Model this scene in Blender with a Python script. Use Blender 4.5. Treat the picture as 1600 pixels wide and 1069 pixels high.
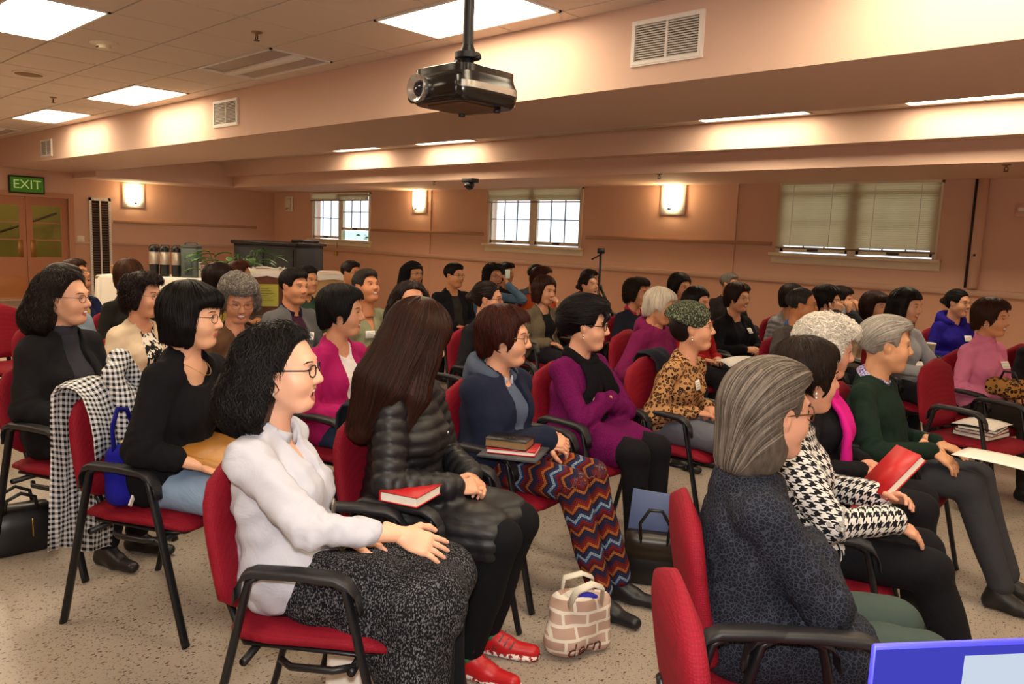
import bpy, math, random
import numpy as np
from mathutils import Matrix, Vector

for o in list(bpy.data.objects): bpy.data.objects.remove(o)
S = bpy.context.scene
COL = S.collection
rad = math.radians

# ------------------------------------------------------------------ camera, world, big lights, exposure
F = 1225.0                      # focal length in pixels of the 1600 wide frame
CAMH = 1.6
def cam_rows(yaw, pitch, roll):
    cy, sy = math.cos(yaw), math.sin(yaw)
    fwd = np.array([-sy, cy, 0.]); right = np.array([cy, sy, 0.]); up = np.array([0, 0, 1.])
    cp, sp = math.cos(pitch), math.sin(pitch)
    f2 = fwd*cp - up*sp; u2 = up*cp + fwd*sp
    cr, sr = math.cos(roll), math.sin(roll)
    return np.array([right*cr + u2*sr, right*sr - u2*cr, f2])
RC = cam_rows(rad(43.5265), rad(7.5207), rad(2.2911))
cam = bpy.data.cameras.new('camera')
cam.sensor_width = 36.0; cam.lens = F/1600*36; cam.clip_start = .02; cam.clip_end = 200
camo = bpy.data.objects.new('camera', cam); COL.objects.link(camo)
M4 = np.eye(4); M4[:3, 0] = RC[0]; M4[:3, 1] = -RC[1]; M4[:3, 2] = -RC[2]; M4[:3, 3] = (0, 0, CAMH)
camo.matrix_world = Matrix(M4.tolist())
S.camera = camo
def ray(x, y): return RC.T @ np.array([(x-800)/F, (y-534.5)/F, 1.0])
def at_z(x, y, z): d = ray(x, y); return d*((z-CAMH)/d[2]) + np.array([0, 0, CAMH])
def at_y(x, y, Y): d = ray(x, y); return d*(Y/d[1]) + np.array([0, 0, CAMH])
def at_x(x, y, X): d = ray(x, y); return d*(X/d[0]) + np.array([0, 0, CAMH])

WARM = (1.0, 0.60, 0.30)
w = bpy.data.worlds.new('world'); S.world = w; w.use_nodes = True
w.node_tree.nodes['Background'].inputs[0].default_value = (.80, .90, 1.0, 1)
w.node_tree.nodes['Background'].inputs[1].default_value = 2.3
# the photographer's flash, just above the lens
fl = bpy.data.lights.new('camera_flash', 'AREA'); fl.shape = 'DISK'; fl.size = .10
fl.energy = 45; fl.color = (1.0, .94, .88)
flo = bpy.data.objects.new('camera_flash', fl); COL.objects.link(flo)
flo.matrix_world = Matrix.Translation((RC[1]*-.14).tolist()) @ camo.matrix_world
S.view_settings.view_transform = 'Standard'; S.view_settings.look = 'None'
S.view_settings.gamma = 1; S.view_settings.use_curve_mapping = False
S.view_settings.exposure = 0.0
LAMP = 17.5        # troffer diffuser strength
SCONCE = 30.0

# ------------------------------------------------------------------ materials
MATS = {}
def srgb(c):
    if isinstance(c, str):
        c = [int(c[i:i+2], 16)/255 for i in (0, 2, 4)]
    return tuple((v/12.92 if v <= .04045 else ((v+.055)/1.055)**2.4) for v in c[:3])
class NT:
    def __init__(s, name):
        m = bpy.data.materials.new(name); m.use_nodes = True
        s.m = m; s.t = m.node_tree; s.b = s.t.nodes['Principled BSDF']; s.out = s.t.nodes['Material Output']
    def n(s, typ, **kw):
        nd = s.t.nodes.new(typ)
        for k, v in kw.items(): setattr(nd, k, v)
        return nd
    def l(s, a, b): s.t.links.new(a, b)
    def math(s, op, a, b=None, c=None):
        nd = s.n('ShaderNodeMath', operation=op)
        for i, v in enumerate((a, b, c)):
            if v is None: continue
            if isinstance(v, (int, float)): nd.inputs[i].default_value = v
            else: s.l(v, nd.inputs[i])
        return nd.outputs[0]
    def mix(s, f, a, b):
        nd = s.n('ShaderNodeMix', data_type='RGBA')
        for i, v in ((0, f), (6, a), (7, b)):
            if isinstance(v, (int, float)): nd.inputs[i].default_value = v
            elif isinstance(v, tuple): nd.inputs[i].default_value = (*v[:3], 1)
            else: s.l(v, nd.inputs[i])
        return nd.outputs[2]
    def coord(s, kind='Object'): return s.n('ShaderNodeTexCoord').outputs[kind]
    def attr(s, name): return s.n('ShaderNodeAttribute', attribute_name=name).outputs['Vector']
    def sep(s, v):
        nd = s.n('ShaderNodeSeparateXYZ'); s.l(v, nd.inputs[0]); return nd.outputs
    def noise(s, scale, detail=2, vec=None, rough=.5, stretch=None):
        nd = s.n('ShaderNodeTexNoise'); nd.inputs['Scale'].default_value = scale; nd.inputs['Detail'].default_value = detail
        nd.inputs['Roughness'].default_value = rough
        v = vec if vec is not None else s.coord()
        if stretch:
            mp = s.n('ShaderNodeMapping'); mp.inputs['Scale'].default_value = stretch; s.l(v, mp.inputs[0]); v = mp.outputs[0]
        s.l(v, nd.inputs['Vector']); return nd.outputs[0]
    def voro(s, scale, feature='F1', vec=None, out=0, rnd=1):
        nd = s.n('ShaderNodeTexVoronoi', feature=feature); nd.inputs['Scale'].default_value = scale
        nd.inputs['Randomness'].default_value = rnd
        s.l(vec if vec is not None else s.coord(), nd.inputs['Vector']); return nd.outputs[out]
    def ramp(s, f, stops, const=False):
        nd = s.n('ShaderNodeValToRGB'); r = nd.color_ramp
        if const: r.interpolation = 'CONSTANT'
        while len(r.elements) < len(stops): r.elements.new(.5)
        for e, (p, c) in zip(r.elements, stops): e.position = p; e.color = (*c[:3], 1)
        s.l(f, nd.inputs[0]); return nd.outputs[0]
    def bump(s, h, strength=.3, dist=.01):
        nd = s.n('ShaderNodeBump'); nd.inputs['Strength'].default_value = strength; nd.inputs['Distance'].default_value = dist
        s.l(h, nd.inputs['Height']); s.l(nd.outputs[0], s.b.inputs['Normal'])
    def col(s, c):
        if isinstance(c, tuple): s.b.inputs['Base Color'].default_value = (*c[:3], 1)
        else: s.l(c, s.b.inputs['Base Color'])
    def set(s, rough=.6, metal=0, spec=.5, sheen=0):
        s.b.inputs['Roughness'].default_value = rough; s.b.inputs['Metallic'].default_value = metal
        s.b.inputs['Specular IOR Level'].default_value = spec
        if sheen: s.b.inputs['Sheen Weight'].default_value = sheen
def cached(f):
    def g(*a, **k):
        key = (f.__name__, a, tuple(sorted(k.items())))
        if key not in MATS: MATS[key] = f(*a, **k)
        return MATS[key]
    return g
@cached
def plain(c, rough=.5, metal=0, spec=.5, var=.06, scale=30, bump=0, name='plain'):
    t = NT(name); c = srgb(c)
    nz = t.noise(scale, 3)
    t.col(t.mix(nz, tuple(v*(1-var) for v in c), tuple(min(1, v*(1+var)) for v in c))); t.set(rough, metal, spec)
    if bump: t.bump(nz, bump, .004)
    return t.m
@cached
def fabric(c, rough=.9, scale=700, bump=.25, var=.18, sheen=.0, spec=.2):
    t = NT('fabric'); c = srgb(c)
    nz = t.noise(scale, 2); lo = t.noise(14, 3)
    f = t.math('ADD', t.math('MULTIPLY', nz, .5), t.math('MULTIPLY', lo, .5))
    t.col(t.mix(f, tuple(v*(1-var) for v in c), tuple(min(1, v*(1+var)) for v in c))); t.set(rough, 0, spec, sheen)
    wr = t.n('ShaderNodeTexNoise'); wr.inputs['Scale'].default_value = 9; wr.inputs['Detail'].default_value = 3; wr.inputs['Distortion'].default_value = 1.1; t.l(t.coord(), wr.inputs['Vector'])
    t.bump(t.math('ADD', t.math('MULTIPLY', nz, .05), wr.outputs[0]), bump*1.1, .025)
    return t.m
@cached
def knit(c, c2, scale=260):
    t = NT('knit'); nz = t.noise(scale, 2, stretch=(1, 1, .5))
    t.col(t.ramp(nz, [(.38, srgb(c)), (.66, srgb(c2))])); t.set(.95, 0, .1); t.bump(nz, .6, .006)
    return t.m
@cached
def chair_red():
    t = NT('red_weave')
    v = t.voro(170, rnd=.2); lo = t.noise(9, 2)
    c = t.mix(t.math('MULTIPLY', v, .9), srgb('960e28'), srgb('5e0716'))
    t.col(t.mix(t.math('MULTIPLY', lo, .3), c, srgb('860b20'))); t.set(.75, 0, .25, .0); t.bump(v, .35, .004)
    return t.m
@cached
def skin(c):
    t = NT('skin'); c = srgb(c)
    n1 = t.noise(22, 3); n2 = t.noise(260, 2)
    t.col(t.mix(n1, tuple(v*f for v, f in zip(c, (.97, .91, .88))), tuple(min(1, v*f) for v, f in zip(c, (1.1, 1.09, 1.08)))))
    t.set(.46, 0, .45); t.bump(n2, .12, .001)
    t.b.inputs['Subsurface Weight'].default_value = .0
    return t.m
@cached
def hairmat(c, c2=None):
    t = NT('hair'); c = srgb(c); c2 = srgb(c2) if c2 else tuple(v*1.6+.002 for v in c)
    isl = t.n('ShaderNodeNewGeometry').outputs['Random Per Island']
    nz = t.noise(60, 4, stretch=(1.5, 1.5, .35))
    t.col(t.mix(t.math('POWER', t.math('ADD', t.math('MULTIPLY', isl, .55), t.math('MULTIPLY', nz, .45)), 1.7), c, c2)); t.set(.45, 0, .13)
    t.bump(t.noise(150, 3, stretch=(1.5, 1.5, .3)), .25, .004)
    return t.m
def patv(t, su=1, sv=1):
    u, v, _ = t.sep(t.attr('pat')); return t.math('MULTIPLY', u, su), t.math('MULTIPLY', v, sv)
@cached
def gingham(c1, c2, per=.028):
    t = NT('gingham'); u, v = patv(t, 1/per, 1/per)
    a = t.math('LESS_THAN', t.math('FRACT', u), .5); b = t.math('LESS_THAN', t.math('FRACT', v), .5)
    t.col(t.mix(t.math('MULTIPLY', t.math('ADD', a, b), .5), srgb(c1), srgb(c2))); t.set(.85, 0, .2); t.bump(t.noise(600, 2), .2, .002)
    return t.m
@cached
def houndstooth():
    t = NT('houndstooth'); u, v = patv(t, 1/.030, 1/.030)
    a = t.math('LESS_THAN', t.math('FRACT', u), .5); b = t.math('LESS_THAN', t.math('FRACT', v), .5)
    ov = t.math('LESS_THAN', t.math('FRACT', t.math('MULTIPLY', t.math('ADD', u, v), 2)), .5)
    val = t.math('ADD', t.math('MULTIPLY', ov, a), t.math('MULTIPLY', t.math('SUBTRACT', 1.0, ov), b))
    t.col(t.mix(val, srgb('15151c'), srgb('d9d7d6'))); t.set(.85, 0, .2); t.bump(t.noise(500, 2), .25, .002)
    return t.m
@cached
def zigzag():
    t = NT('zigzag_knit'); u, v = patv(t)
    tri = t.math('ABSOLUTE', t.math('SUBTRACT', t.math('FRACT', t.math('MULTIPLY', u, 14)), .5))
    f = t.math('FRACT', t.math('ADD', t.math('MULTIPLY', v, 6.0), t.math('MULTIPLY', tri, .34)))
    cols = ['2b2a45', '6f1f22', '7e2a1e', 'b0652e', '3a2330', '24365e', '8fa3b5', '2c3f6b', '7a2022', '5a1d24', 'a8672f', '2a2440']
    base = t.ramp(f, [(i/12, srgb(c)) for i, c in enumerate(cols)], True)
    d1 = t.math('FRACT', t.math('MULTIPLY', u, 130)); d2 = t.math('FRACT', t.math('MULTIPLY', v, 110))
    dot = t.math('MULTIPLY', t.math('GREATER_THAN', d1, .45), t.math('GREATER_THAN', d2, .35))
    t.col(t.mix(t.math('MULTIPLY', t.math('SUBTRACT', 1.0, dot), .55), base, srgb('1b1620'))); t.set(.95, 0, .1); t.bump(dot, .35, .003)
    return t.m
@cached
def leopard(scale=52, bg='b98a5c', mid='7d5130', dark='1c1310'):
    t = NT('leopard'); nz = t.n('ShaderNodeTexNoise'); nz.inputs['Scale'].default_value = 30
    t.l(t.coord(), nz.inputs['Vector'])
    mx = t.n('ShaderNodeVectorMath', operation='MULTIPLY_ADD'); t.l(nz.outputs['Color'], mx.inputs[0]); mx.inputs[1].default_value = (.022, .022, .022)
    t.l(t.coord(), mx.inputs[2])
    d = t.voro(scale, vec=mx.outputs[0])
    t.col(t.ramp(d, [(0, srgb(mid)), (.26, srgb(dark)), (.47, srgb(bg))], True)); t.set(.85, 0, .2); t.bump(t.noise(500, 2), .2, .002)
    return t.m
@cached
def lace():
    t = NT('dark_cloque'); d = t.voro(88, 'DISTANCE_TO_EDGE'); e = t.voro(170, 'DISTANCE_TO_EDGE')
    f = t.math('MULTIPLY', t.math('LESS_THAN', d, .07), .8)
    g = t.math('MAXIMUM', f, t.math('MULTIPLY', t.math('LESS_THAN', e, .05), .35))
    t.col(t.mix(g, srgb('11131b'), srgb('3a3f4e'))); t.set(.8, 0, .2); t.bump(d, .4, .004)
    return t.m
@cached
def speckle(c, c2, scale=220, thr=.60):
    t = NT('heather'); nz = t.noise(scale, 3, stretch=(1, 1, .6))
    t.col(t.ramp(nz, [(thr-.08, srgb(c)), (thr+.06, srgb(c2))])); t.set(.95, 0, .1); t.bump(nz, .7, .008)
    return t.m
@cached
def print_bw(scale=36, a='e6e0d6', b='1d1a1c'):
    t = NT('abstract_print'); nz = t.noise(scale, 2, stretch=(1, 1, .7))
    t.col(t.ramp(nz, [(0, srgb(a)), (.5, srgb(b))], True)); t.set(.8, 0, .2)
    return t.m
@cached
def emit(c, s):
    t = NT('emitter'); e = t.n('ShaderNodeEmission'); e.inputs[0].default_value = (*c[:3], 1); e.inputs[1].default_value = s
    t.l(e.outputs[0], t.out.inputs[0]); return t.m
@cached
def glass(tint=(1, 1, 1), op=.12):
    t = NT('glass'); tr = t.n('ShaderNodeBsdfTransparent'); tr.inputs[0].default_value = (*tint, 1)
    gl = t.n('ShaderNodeBsdfGlossy'); gl.inputs['Roughness'].default_value = .03
    mx = t.n('ShaderNodeMixShader'); mx.inputs[0].default_value = op
    t.l(tr.outputs[0], mx.inputs[1]); t.l(gl.outputs[0], mx.inputs[2]); t.l(mx.outputs[0], t.out.inputs[0]); return t.m
@cached
def blindmat():
    t = NT('blind_slat'); d = t.n('ShaderNodeBsdfDiffuse'); d.inputs[0].default_value = (*srgb('cdbd9e'), 1)
    tr = t.n('ShaderNodeBsdfTranslucent'); tr.inputs[0].default_value = (*srgb('efe4c8'), 1)
    mx = t.n('ShaderNodeMixShader'); mx.inputs[0].default_value = .62
    t.l(d.outputs[0], mx.inputs[1]); t.l(tr.outputs[0], mx.inputs[2]); t.l(mx.outputs[0], t.out.inputs[0]); return t.m
@cached
def floor_mat():
    t = NT('terrazzo_vinyl'); c = t.coord('Object')
    base = t.mix(t.noise(1.3, 4, c), srgb('aa9d90'), srgb('9d9082'))
    base = t.mix(t.math('MULTIPLY', t.noise(60, 3, c), .35), base, srgb('c4b8aa'))
    for sc, thr, cl in ((42, .19, '4a3228'), (66, .2, '6a4a3c'), (95, .2, '3a2822'), (140, .2, '4a3a34')):
        nd = t.n('ShaderNodeTexVoronoi'); nd.inputs['Scale'].default_value = sc
        mp = t.n('ShaderNodeMapping'); mp.inputs['Rotation'].default_value = (0, 0, sc); mp.inputs['Scale'].default_value = (1, .62, 1)
        t.l(c, mp.inputs[0]); t.l(mp.outputs[0], nd.inputs['Vector'])
        keep = t.math('GREATER_THAN', t.sep(nd.outputs['Color'])[0], .3)
        m = t.math('MULTIPLY', t.math('LESS_THAN', nd.outputs['Distance'], thr), keep)
        base = t.mix(t.math('MULTIPLY', m, .85), base, srgb(cl))
    t.col(base); t.set(.34, 0, .4); t.bump(t.noise(25, 3, c), .04, .004)
    return t.m

# ------------------------------------------------------------------ mesh building
class MB:
    """collects pieces (verts, faces, material index) that become one mesh"""
    def __init__(s): s.P = []
    def add(s, V, Fc, mi=0): s.P.append((np.asarray(V, float), [np.asarray(f, int) for f in (Fc if isinstance(Fc, list) else [Fc])], mi)); return s
    def box(s, c, h, mi=0, rot=None):
        c = np.asarray(c, float); h = np.asarray(h, float)
        V = np.array([[x, y, z] for x in (-1, 1) for y in (-1, 1) for z in (-1, 1)], float)*h
        if rot is not None: V = V @ np.asarray(rot).T
        return s.add(V+c, np.array([[0, 1, 3, 2], [4, 6, 7, 5], [0, 4, 5, 1], [2, 3, 7, 6], [0, 2, 6, 4], [1, 5, 7, 3]]), mi)
    def span(s, a, b, mi=0):
        a = np.asarray(a, float); b = np.asarray(b, float); return s.box((a+b)/2, np.abs(b-a)/2, mi)
    def rbox(s, c, h, r, mi=0, rot=None, q=2):
        nl = 4*q; nr = 2*q
        V = []
        for i in range(nr):
            th = math.pi*(i+.5)/nr if q > 1 else math.pi*(.25+.5*i)
            for j in range(nl):
                ph = 2*math.pi*(j+.5)/nl
                V.append((math.sin(th)*math.cos(ph), math.sin(th)*math.sin(ph), math.cos(th)))
        V = np.array(V); hh = np.asarray(h, float)-r
        W = V*r + np.sign(V)*hh
        # flatten rows to the caps
        Fc = []
        for i in range(nr-1):
            for j in range(nl):
                a = i*nl+j; b = i*nl+(j+1) % nl; Fc.append((a, a+nl, b+nl, b))
        k = W.shape[0]
        caps = [np.arange(nl)[None, :], np.arange(k-nl, k)[::-1][None, :]]
        W[:nl, 2] = hh[2]+r; W[-nl:, 2] = -hh[2]-r
        if rot is not None: W = W @ np.asarray(rot).T
        return s.add(W+np.asarray(c, float), [np.array(Fc)]+caps, mi)
    def ell(s, c, r, mi=0, n=10, rot=None):
        V = [(0, 0, 1)]; nr = max(4, n//2)
        for i in range(1, nr):
            th = math.pi*i/nr
            for j in range(n):
                ph = 2*math.pi*j/n; V.append((math.sin(th)*math.cos(ph), math.sin(th)*math.sin(ph), math.cos(th)))
        V.append((0, 0, -1)); V = np.array(V)*np.asarray(r, float)
        if rot is not None: V = V @ np.asarray(rot).T
        Fq = []; Ft = []; last = len(V)-1
        for j in range(n):
            Ft.append((0, 1+j, 1+(j+1) % n)); Ft.append((last, last-n+(j+1) % n, last-n+j))
            for i in range(nr-2):
                a = 1+i*n+j; b = 1+i*n+(j+1) % n; Fq.append((a, a+n, b+n, b))
        return s.add(V+np.asarray(c, float), [np.array(Ft)]+([np.array(Fq)] if Fq else []), mi)
    def tube(s, pts, r, mi=0, n=8, flat=None, up=None, closed=False, cap=True):
        """sweep; r scalar or list; flat=(a,b) multiplies the section axes"""
        P = np.asarray(pts, float); m = len(P); R_ = np.broadcast_to(np.asarray(r, float), (m,))
        if closed: T = np.roll(P, -1, 0)-np.roll(P, 1, 0)
        else: T = np.gradient(P, axis=0)
        T /= np.linalg.norm(T, axis=1, keepdims=True)+1e-12
        u0 = np.asarray(up if up is not None else ((0, 0, 1) if abs(T[0, 2]) < .9 else (1, 0, 0)), float)
        A = []; fa, fb = flat or (1, 1)
        V = []
        pu = u0
        for i in range(m):
            if up is not None: pu = u0
            b = np.cross(T[i], pu); nb = np.linalg.norm(b)
            if nb < 1e-5: b = np.cross(T[i], (0.3, .9, .2)); nb = np.linalg.norm(b)
            b /= nb; nn = np.cross(b, T[i]); pu = nn
            for j in range(n):
                a = 2*math.pi*(j+.5)/n
                V.append(P[i]+R_[i]*(math.cos(a)*b*fa+math.sin(a)*nn*fb))
        Fq = []
        for i in range(m if closed else m-1):
            i2 = (i+1) % m
            for j in range(n):
                j2 = (j+1) % n; Fq.append((i*n+j, i*n+j2, i2*n+j2, i2*n+j))
        Fs = [np.array(Fq)]
        if cap and not closed: Fs += [np.arange(n)[::-1][None, :], np.arange((m-1)*n, m*n)[None, :]]
        return s.add(np.array(V), Fs, mi)
    def lathe(s, c, prof, mi=0, n=16):
        V = []; 
        for r, z in prof:
            for j in range(n): a = 2*math.pi*j/n; V.append((c[0]+r*math.cos(a), c[1]+r*math.sin(a), c[2]+z))
        m = len(prof); Fq = [(i*n+j, i*n+(j+1) % n, (i+1)*n+(j+1) % n, (i+1)*n+j) for i in range(m-1) for j in range(n)]
        return s.add(np.array(V), [np.array(Fq), np.arange(n)[::-1][None, :], np.arange((m-1)*n, m*n)[None, :]], mi)
    def grid(s, P, mi=0, thick=0):
        """P (a,b,3) sheet; with thickness both sides and rim"""
        P = np.asarray(P, float); a, b = P.shape[:2]; idx = np.arange(a*b).reshape(a, b)
        Fq = np.stack([idx[:-1, :-1], idx[1:, :-1], idx[1:, 1:], idx[:-1, 1:]], -1).reshape(-1, 4)
        if not thick: return s.add(P.reshape(-1, 3), Fq, mi)
        du = np.gradient(P, axis=0); dv = np.gradient(P, axis=1); N = np.cross(du, dv); N /= np.linalg.norm(N, axis=2, keepdims=True)+1e-12
        Q = P-N*thick; k = a*b
        rim = np.concatenate([idx[:, 0], idx[-1, 1:], idx[-2::-1, -1], idx[0, -2:0:-1]]); r2 = np.roll(rim, -1)
        side = np.stack([rim, rim+k, r2+k, r2], -1)
        return s.add(np.concatenate([P.reshape(-1, 3), Q.reshape(-1, 3)]), np.concatenate([Fq, Fq[:, ::-1]+k, side]), mi)
    def xf(s, M):
        M = np.asarray(M, float); s.P = [(V @ M[:3, :3].T+M[:3, 3], Fc, mi) for V, Fc, mi in s.P]; return s
    def merge(s, o): s.P += o.P; return s
    def mesh(s, name, mats, smooth=True):
        Vs = []; ls = []; lt = []; mi = []; off = 0
        for V, Fc, k in s.P:
            Vs.append(V)
            for f in Fc:
                if f.size == 0: continue
                ls.append((f+off).ravel()); lt.append(np.full(len(f), f.shape[1])); mi.append(np.full(len(f), k))
            off += len(V)
        V = np.concatenate(Vs); L = np.concatenate(ls); T = np.concatenate(lt); K = np.concatenate(mi)
        me = bpy.data.meshes.new(name)
        me.vertices.add(len(V)); me.vertices.foreach_set('co', V.ravel())
        me.loops.add(len(L)); me.loops.foreach_set('vertex_index', L.astype(np.int32))
        me.polygons.add(len(T)); me.polygons.foreach_set('loop_start', np.concatenate([[0], np.cumsum(T)[:-1]]).astype(np.int32))
        me.polygons.foreach_set('material_index', K.astype(np.int32))
        me.polygons.foreach_set('use_smooth', np.full(len(T), bool(smooth)))
        for m in (mats if isinstance(mats, (list, tuple)) else [mats]): me.materials.append(m)
        me.update(calc_edges=True)
        return me
    def build(s, name, mats, parent=None, smooth=True, sharp=None):
        me = s.mesh(name, mats, smooth)
        if sharp is not None: me.set_sharp_from_angle(angle=rad(sharp))
        return link(name, me, parent)
def link(name, data, parent=None):
    o = bpy.data.objects.new(name, data); COL.objects.link(o)
    if parent is not None: o.parent = parent
    return o
def tag(o, label=None, cat=None, group=None, kind=None):
    for k, v in (('label', label), ('category', cat), ('group', group), ('kind', kind)):
        if v: o[k] = v
    return o
def empty(name, loc=(0, 0, 0), rz=0, **kw):
    o = link(name, None); o.location = loc; o.rotation_euler = (0, 0, rz); o.empty_display_size = .1; return tag(o, **kw)
def copy_tree(o, parent=None):
    c = o.copy(); COL.objects.link(c); c.parent = parent
    for ch in o.children: copy_tree(ch, c)
    return c
def rotz(a): c, s = math.cos(a), math.sin(a); return np.array([[c, -s, 0], [s, c, 0], [0, 0, 1.]])
def roty(a): c, s = math.cos(a), math.sin(a); return np.array([[c, 0, s], [0, 1, 0], [-s, 0, c]])
def rotx(a): c, s = math.cos(a), math.sin(a); return np.array([[1, 0, 0], [0, c, -s], [0, s, c]])
def mat4(R3, t): M = np.eye(4); M[:3, :3] = R3; M[:3, 3] = t; return M
# ------------------------------------------------------------------ the room
YW, XL, ZC = 10.0, -17.7, 3.05        # far wall, left wall, ceiling
YS, ZS = 4.15, 2.565                  # big soffit: face, underside
XR, YB = 6.5, -4.5
M_WALL = plain('ddb49b', .75, var=.03, scale=3, spec=.25, name='peach_wall_paint')
M_WAINS = plain('d3a083', .75, var=.03, scale=3, spec=.25, name='wainscot_paint')
M_SOFF = plain('dfbda9', .8, var=.02, scale=3, spec=.2, name='soffit_paint')
M_TRIM = plain('c9a188', .6, var=.03, scale=5, name='trim_paint')
M_TILE = plain('e0cdbf', .9, var=.05, scale=240, spec=.1, bump=.25, name='ceiling_tile')
M_DARK = plain('33271f', .8, name='ceiling_backing')  # dark backing slab that shows in the joints between ceiling tiles
M_WHITE = plain('efe9e2', .5, var=.02, name='white_paint')
M_BLACK = plain('15151a', .45, var=.1, name='black_plastic')
M_CREAM = plain('e6d8c0', .5, var=.03, name='cream_paint')
def structure(o): o['kind'] = 'structure'; return o
def wall_holes(u0, u1, v0, v1, holes, put):
    us = sorted({u0, u1, *[h[0] for h in holes], *[h[1] for h in holes]}); vs = sorted({v0, v1, *[h[2] for h in holes], *[h[3] for h in holes]})
    us = [u for u in us if u0 <= u <= u1]; vs = [v for v in vs if v0 <= v <= v1]
    for a, b in zip(us, us[1:]):
        for c, d in zip(vs, vs[1:]):
            cu, cv = (a+b)/2, (c+d)/2
            if any(h[0] < cu < h[1] and h[2] < cv < h[3] for h in holes): continue
            put(a, b, c, d)
# floor
structure(MB().span((XL, YB, -.1), (XR, YW, 0)).build('floor', floor_mat(), smooth=False))
# windows on the far wall: x0,x1,z0,z1
WIN = [(-16.0, -13.75, 1.42, 2.44), (-10.21, -8.04, 1.49, 2.46), (-4.73, -2.77, 1.55, 2.46)]
mb = MB()
wall_holes(XL, XR, 1.2, ZC, WIN, lambda a, b, c, d: mb.span((a, YW, c), (b, YW+.22, d)))
mb2 = MB().span((XL, YW-.012, 0), (XR, YW+.2, 1.2), 0)
wf = structure(mb.build('wall_far', M_WALL, smooth=False))
mb2.build('wainscot', M_WAINS, wf, smooth=False)
o = MB().rbox(((XL+XR)/2, YW-.03, 1.2), ((XR-XL)/2, .03, .035), .012).build('chair_rail', M_TRIM, wf, sharp=40)
for x in (at_y(673, 360, YW)[0], at_y(1150, 360, YW)[0]):
    MB().span((x-.006, YW-.018, .0), (x+.006, YW-.001, 2.46)).build('panel_joint', M_TRIM, wf, smooth=False)
# left wall with the double door opening
seam = at_x(41.5, 345, XL)[1]; dr = at_x(107, 345, XL)[1]; dl = 2*seam-dr; DT = 2.04
mb = MB(); wall_holes(YB, YW, 0, ZC, [(dl, dr, 0, DT)], lambda a, b, c, d: mb.span((XL-.2, a, c), (XL, b, d)))
wl = structure(mb.build('wall_left', M_WALL, smooth=False))
lv0, lv1 = at_x(140, 370, XL)[1], at_x(174, 370, XL)[1]
for a, b in ((dr+.1, lv0), (lv1, YW)):
    MB().span((XL, a, 0), (XL+.012, b, 1.14)).build('wainscot', M_WAINS, wl, smooth=False)
    MB().rbox((XL+.02, (a+b)/2, 1.15), (.02, (b-a)/2, .03), .01).build('chair_rail', M_TRIM, wl, sharp=40)
structure(MB().span((XL, YB-.2, 0), (XR, YB, ZC)).build('wall_near', M_WALL, smooth=False))
structure(MB().span((XR, YB, 0), (XR+.2, YW, ZC)).build('wall_right', M_WALL, smooth=False))
# trims: door casing
mb = MB()
for y0, y1 in ((dl-.1, dl), (dr, dr+.1)): mb.span((XL-.02, y0, 0), (XL+.035, y1, DT+.1))
mb.span((XL-.02, dl, DT), (XL+.035, dr, DT+.1)); structure(mb.build('trim_1', plain('c98f6c', .6), smooth=False))
# corridor beyond the doors
mc = MB().span((XL-2.2, dl-2, -.1), (XL-2.1, dr+4, ZC)).span((XL-2.2, dl-2, ZC-.4), (XL-.2, dr+4, ZC-.3)).span((XL-2.2, dl-2, -.1), (XL-.2, dr+4, 0))
structure(mc.build('wall_corridor', plain('8d7f45', .8, name='olive_wall'), smooth=False))
hr = [(XL-1.9, seam-.9+.5*i, .95+.2*i) for i in range(5)]
ho = MB().tube(hr, .025, 0, 8).build('handrail', plain('3a2416', .4)); tag(ho, 'dark stair handrail seen through the left door glass', 'handrail')
M_LCOR = emit((1, .8, .4), 6)
cl = empty('added_corridor_light', (XL-1.1, seam+.4, ZC-.4), label='added unseen corridor light beyond the double doors', cat='ceiling light')  # unseen lamp, added to light the corridor wall behind the door glass
MB().rbox((0, 0, -.03), (.3, .6, .03), .01).build('frame', M_WHITE, cl); MB().span((-.26, -.56, -.066), (.26, .56, -.061)).build('diffuser', M_LCOR, cl, smooth=False)
# doors
M_DOOR = plain('b87752', .45, var=.1, scale=6, name='salmon_door'); M_BRASS = plain('9a6b34', .4, .6)
def door(i, y0, y1, gl):
    xm = XL-.06
    d = empty(f'door_{i}', (xm, (y0+y1)/2, 0), kind='structure'); c = (y0+y1)/2
    g0, g1, z0, z1 = gl
    mb = MB(); wall_holes(y0+.004, y1-.004, 0.01, DT-.005, [(g0, g1, z0, z1)], lambda a, b, cc, dd: mb.span((-.022, a-c, cc), (.022, b-c, dd)))
    mb.build('leaf', M_DOOR, d, smooth=False)
    n = 3
    for k in range(n):
        a = z0+(z1-z0)*k/n; b = z0+(z1-z0)*(k+1)/n
        MB().span((-.004, g0-c, a+.008), (.004, g1-c, b-.008)).build('pane', glass((.95, .95, .8), .06), d, smooth=False)
        if k: MB().span((-.016, g0-c, a-.012), (.016, g1-c, a+.012)).build('muntin', M_DOOR, d, smooth=False)
    s = 1 if y1 > seam+.1 else -1
    ye = (y0+.11) if s > 0 else (y1-.11)
    MB().rbox((.026, ye-c, 1.02), (.004, .045, .17), .003).build('push_plate', M_BRASS, d)
    MB().rbox((.0255, 0, .27), (.003, (y1-y0)/2-.04, .2), .002).build('kick_plate', plain('b9743a', .5), d)
    return d
z0 = at_x(70, 402, XL)[2]; z1 = at_x(70, 322, XL)[2]; g0, g1 = at_x(52, 350, XL)[1], at_x(97, 350, XL)[1]
door(1, dl, seam, (2*seam-g1, 2*seam-g0, z0, z1)); door(2, seam, dr, (g0, g1, z0, z1))
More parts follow.
